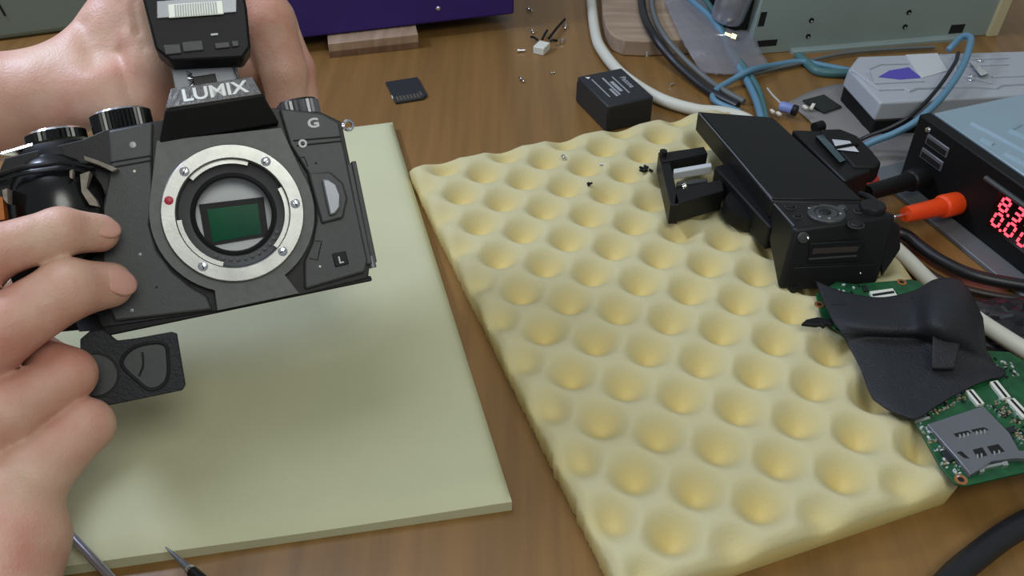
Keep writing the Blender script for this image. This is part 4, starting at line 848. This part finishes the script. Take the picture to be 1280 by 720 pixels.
# under-body and hinge bracket on the left, eyepiece on the right
def vbox(L, z0, z1): P_ = [at(u, v, z1) for u, v in L]; return MB().hexa([(p[0], p[1], z0) for p in P_], P_)
ub = Q.part('under_body', vbox(((893, 208), (962, 284), (1062, 262), (985, 178)), 19, 34), M['black'], bevel=1)
Q.part('mount_cup', MB().lathe([(.01, 0), (12, 0), (13, 2), (13, 9), (.01, 10)], at(928, 272, 19), (.2, -.1, 1), 28), M['black'], ub)
zb = 26
def bar(L, z0, z1, nm='bracket_bar', m='blackplastic', par=None): return Q.part(nm, MB().hexa([(*at(u, v, z1)[:2], z0) for u, v in L], [(*at(u, v, z1)[:2], z1) for u, v in L]), M[m], par or sc, bevel=.5)
bar(((838, 256), (850, 256), (835, 190), (823, 190)), 19, 32); bar(((828, 202), (885, 192), (880, 183), (826, 191)), 22, 33); bar(((842, 256), (905, 238), (902, 224), (845, 236)), 19, 32)
bar(((842, 216), (890, 208), (889, 203), (842, 211)), 26, 31, 'bracket_strip', 'lightgrey'); bar(((846, 232), (885, 226), (884, 222), (846, 227)), 25, 29, 'bracket_strip', 'camgrey')
x = at(855, 231, 31); Q.part('bracket_spring', MB().tube([x+np.array([1.2*math.sin(k*1.6), -k*.5, 1+1.2*math.cos(k*1.6)]) for k in range(12)], .4, 6), M['gold'], sc)
x = at(829, 192, 34); Q.part('bracket_pin', MB().lathe([(.01, 0), (2.2, 0), (2.2, 5), (.01, 5)], x-np.array([0, 0, 3]), (0, 0, 1), 12), M['blackplastic'], sc)
ey = Q.part('eyepiece_block', vbox(((1056, 226), (1090, 212), (1034, 163), (990, 162)), 16, 43), M['blackplastic'], bevel=1.2)
Q.part('eyecup', MB().prism([p[:2] for p in ats(((1068, 209), (1096, 209), (1102, 203), (1090, 188), (1072, 170), (1050, 161), (1024, 162)), 44)], 33, 44.5), M['black'], ey, bevel=1.6, seg=3)
Q.part('eyepiece_window', MB().hexa([at(1046, 187, 44), at(1074, 190, 44), at(1062, 176, 44), at(1040, 174, 44)], [at(1046, 187, 45), at(1074, 190, 45), at(1062, 176, 45), at(1040, 174, 45)]), M['lightgrey'], ey)
Q.part('eyepiece_bridge', MB().tube([at(1044, 185, 45.2), at(1072, 180, 45.2)], 1.1, 8), M['black'], ey)
Q.part('glass_edge', MB().hexa([at(1020, 170, 43), at(1050, 203, 43), at(1057, 200, 43), at(1029, 168, 43)], [at(1020, 170, 45.2), at(1050, 203, 45.2), at(1057, 200, 45.2), at(1029, 168, 45.2)]), mat('teal_glass', srgb(52, 72, 76), .15), ey)
Q.part('diopter_wheel', MB().cyl(at(1018, 160, 42), at(1028, 157, 42), 3.2, seg=20), M['black'], ey)
Q.part('strap_loop', MB().tube(spline([at(1075, 242, 42), at(1086, 246, 44), at(1096, 254, 44), at(1100, 264, 42)], 5), 1.6, 8), M['blackplastic'], ctl)
Q.part('rear_dial', MB().lathe([(.01, 3), (6, 3), (6.6, 2), (6.6, -1)], ontop(1090, 262), tn, 28), M['blackplastic'], ctl)

# ------------------------------------------------------------------ circuit board
zb0 = 20.0
bdL = [(1020, 368), (1046, 352), (1068, 355), (1138, 349), (1150, 352), (1232, 438), (1262, 440), (1300, 462), (1330, 520), (1330, 585), (1290, 588), (1206, 607), (1194, 604), (1176, 584), (1146, 530), (1110, 470), (1046, 412), (1027, 398)]
bd = [at(u, v, zb0+1.2)[:2] for u, v in bdL]
Q = Thing('circuit_board', 'green camera circuit board with metal card slot on the dimpled foam', 'circuit board', (*np.mean(bd, 0), zb0))
pcb = Q.part('board', MB().prism(bd, zb0, zb0+1.2), M['pcb'], bevel=.15)
zt_ = zb0+1.2
def onb(L, z0, z1, nm, m, par=pcb, bev=0, label=None): return Q.part(nm, MB().hexa([(*at(u, v, z1)[:2], z0) for u, v in L], [(*at(u, v, z1)[:2], z1) for u, v in L]), M[m], par, bevel=bev, label=label)
sl = Q.part('card_slot', MB().prism([at(u, v, zt_+2.6)[:2] for u, v in ((1159, 530), (1229, 507), (1262, 541), (1274, 563), (1300, 562), (1300, 574), (1270, 572), (1240, 576), (1226, 586), (1213, 593), (1196, 572))], zt_, zt_+2.6), M['metal'], pcb, bevel=.3, label='grey metal memory card slot')
for L in (((1196, 546), (1214, 541), (1210, 538), (1192, 542)), ((1217, 540), (1236, 537), (1230, 534), (1214, 537)), ((1222, 572), (1234, 569), (1228, 559), (1216, 562)), ((1240, 567), (1256, 564), (1248, 555), (1234, 558)), ((1205, 572), (1212, 573), (1202, 564), (1196, 565))):
    onb(L, zt_+2.2, zt_+2.75, 'slot_opening', 'seam', sl)
for (u, v) in ((1200, 545), (1205, 544), (1210, 543), (1221, 541), (1226, 540), (1231, 539), (1222, 570), (1227, 569), (1243, 566), (1249, 565)):
    q = at(u, v, zt_+3); Q.part('spring_contact', MB().box((q[0], q[1], zt_+2.9), (.7, 2, .3), -.3), M['solder'], sl)
onb(((1228, 586), (1256, 580), (1255, 577), (1227, 583)), zt_, zt_+1.4, 'eject_bar', 'solder'); onb(((1225, 590), (1231, 589), (1230, 584), (1224, 585)), zt_, zt_+1.8, 'eject_stop', 'solder'); onb(((1255, 582), (1261, 581), (1259, 576), (1253, 577)), zt_, zt_+1.8, 'eject_stop', 'solder')
for L in (((1118, 366), (1158, 361), (1155, 357), (1116, 361)),):
    pass
def conn(L, nm='flex_connector'):
    c_ = onb(L, zt_, zt_+1.8, nm, 'connector', bev=.2); P_ = np.array(L, float); cc = P_.mean(0)
    if np.linalg.norm(P_[1]-P_[0]) < np.linalg.norm(P_[3]-P_[0]): P_ = np.roll(P_, -1, 0)
    a, b = (P_[0]+P_[3])/2, (P_[1]+P_[2])/2; w_ = (P_[3]-P_[0])*.14
    onb([a*.92+cc*.08-w_, b*.92+cc*.08-w_, b*.92+cc*.08+w_, a*.92+cc*.08+w_], zt_+1.7, zt_+1.95, 'connector_slot', 'seam', c_)
conn(((1092, 374), (1122, 369), (1116, 360), (1087, 364))); conn(((1222, 506), (1231, 504), (1216, 486), (1207, 488))); conn(((1254, 498), (1264, 496), (1247, 475), (1237, 477))); conn(((1279, 522), (1289, 519), (1268, 497), (1258, 499)))
onb(((1145, 528), (1163, 523), (1161, 520), (1144, 525)), zt_, zt_+.9, 'ground_clip', 'solder')
for (u, v, r_) in ((1201, 600, 2.6), (1024, 381, 2.4), (1127, 353, 2.4)):
    q = at(u, v, zt_); rg = Q.part('mounting_ring', MB().lathe([(r_*.5, 0), (r_*.5, .35), (r_, .35), (r_, 0)], (q[0], q[1], zt_), seg=20), M['copper'], pcb); Q.part('mounting_hole', MB().lathe([(.01, .1), (r_*.5, .1)], (q[0], q[1], zt_), seg=16), M['seam'], rg)
onb(((1186, 577), (1200, 571), (1190, 557), (1176, 564)), zt_, zt_+1.2, 'chip', 'chip', bev=.1); onb(((1258, 542), (1272, 538), (1266, 532), (1254, 536)), zt_, zt_+1.4, 'chip', 'chip', bev=.1); onb(((1262, 535), (1268, 548), (1263, 548), (1256, 536)), zt_, zt_+1.0, 'chip', 'chip')
onb(((1080, 364), (1086, 363), (1082, 356), (1077, 357)), zt_, zt_+.8, 'chip', 'chip')
def scatter(poly_px, cnt, mats, nm):
    P_ = np.array(poly_px, float); lo, hi = P_.min(0), P_.max(0); mbs = {m_: MB() for m_ in mats}; k = 0; tries = 0
    while k < cnt and tries < 5000:
        tries += 1; u, v = RNG.uniform(lo, hi); ins_ = False
        for i in range(len(P_)):
            (x0, y0), (x1, y1) = P_[i], P_[i-1]
            if (y0 > v) != (y1 > v) and u < (x1-x0)*(v-y0)/(y1-y0)+x0: ins_ = not ins_
        if not ins_: continue
        q = at(u, v, zt_); m_ = mats[RNG.integers(len(mats))]; s_ = RNG.uniform(.7, 1.5)
        mbs[m_].box((q[0], q[1], zt_+.35), (s_*1.1, s_*.6, .7), .25+(math.pi/2 if RNG.random() < .5 else 0)); k += 1
    for m_ in mats: Q.part(nm, mbs[m_], M[m_], pcb, kind='stuff')
scatter([(1155, 520), (1168, 498), (1192, 480), (1212, 476), (1208, 502), (1160, 522)], 85, ['solder', 'chip', 'tancap'], 'small_components')
scatter([(1146, 530), (1156, 528), (1186, 555), (1206, 592), (1198, 598), (1178, 584)], 50, ['solder', 'lightgrey', 'tancap'], 'small_components')
scatter([(1232, 508), (1256, 496), (1284, 540), (1276, 560), (1264, 530), (1240, 516)], 70, ['solder', 'tancap', 'chip'], 'small_components')
scatter([(1228, 448), (1258, 446), (1276, 470), (1262, 474), (1242, 470)], 26, ['solder', 'chip', 'lightgrey'], 'small_components')
scatter([(1026, 372), (1048, 356), (1085, 358), (1080, 370), (1040, 390)], 22, ['solder', 'lightgrey', 'chip'], 'small_components')

# ------------------------------------------------------------------ rubber grip skin draped over the board
rows = [[(1020, 353, 24), (1052, 366, 26), (1098, 374, 26), (1142, 366, 28), (1172, 351, 36), (1203, 356, 38), (1226, 398, 27)],
        [(1028, 374, 25), (1062, 382, 28), (1100, 385, 29), (1140, 382, 32), (1170, 370, 43), (1205, 378, 42), (1228, 418, 27)],
        [(1040, 400, 27), (1070, 404, 32), (1108, 405, 33), (1145, 405, 34), (1170, 400, 45), (1206, 406, 40), (1230, 438, 25)],
        [(1050, 414, 27), (1078, 413, 31), (1112, 414, 32), (1146, 414, 33), (1174, 416, 41), (1208, 424, 36), (1236, 448, 24)],
        [(1060, 432, 23), (1085, 424, 25.5), (1116, 424, 26), (1148, 426, 26.5), (1180, 432, 31), (1210, 440, 29), (1243, 458, 23.5)],
        [(1075, 460, 22), (1100, 458, 24), (1125, 458, 24.5), (1152, 458, 25), (1182, 458, 26), (1212, 456, 25), (1254, 464, 23)],
        [(1086, 490, 21), (1106, 498, 22.5), (1124, 502, 23), (1146, 504, 23), (1178, 490, 23.5), (1213, 476, 23.5), (1256, 468, 23)],
        [(1094, 502, 20.5), (1110, 513, 21.5), (1128, 521, 22.5), (1147, 524, 22.8), (1176, 505, 23), (1214, 484, 23), (1252, 469, 22.8)]]
G = sheet([ats(r) for r in rows], 7, 7)
Q = Thing('rubber_grip_skin', 'dark grey leather-grained rubber grip skin draped over the circuit board', 'rubber grip', (*G[len(G)//2, 20][:2], 20))
sk = Q.part('skin', MB().grid(G), M['rubber'], sharp=180); so = sk.modifiers.new('solid', 'SOLIDIFY'); so.thickness = .0011; so.offset = 1
Q.part('raised_strap', MB().hexa([at(1165, 464, 25), at(1193, 464, 25), at(1200, 414, 33), at(1168, 412, 35)], [at(1164, 461, 30), at(1194, 461, 30), at(1203, 418, 37), at(1166, 414, 39)]), M['rubber'], sk, bevel=1)
Q.part('slit', MB().tube([at(1040, 381, 27.8), at(1058, 381, 28.9)], .5, 6), M['seam'], sk)
Q.part('slit', MB().tube(spline([at(1140, 372, 31.5), at(1143, 380, 33), at(1146, 392, 34.6)], 4), .45, 6), M['seam'], sk)
Q.part('pull_tab', MB().prism([p[:2] for p in ats([(1002, 404), (1008, 399), (1022, 396), (1042, 399), (1042, 406), (1034, 404), (1030, 408), (1026, 405), (1020, 406)], 26)], 24, 26), M['black'], sk, bevel=.4)

# ------------------------------------------------------------------ dark bag at the right edge
mbx = MB().ellipsoid((*at(1275, 410, 6)[:2], 6), (38, 22, 7), nu=40, nv=20)
V = np.array(mbx.v); nz = 1.6*np.sin(V[:, 0]*.5+V[:, 1]*.3)*np.cos(V[:, 1]*.7)+RNG.normal(0, .1, len(V)); V[:, 2] = np.clip(V[:, 2]+nz, 0, None); mbx.v = [tuple(p) for p in V]
single('black_bag', mbx, M['blackcable'], 'crumpled glossy black plastic bag lying behind the circuit board', 'plastic bag', sharp=25)
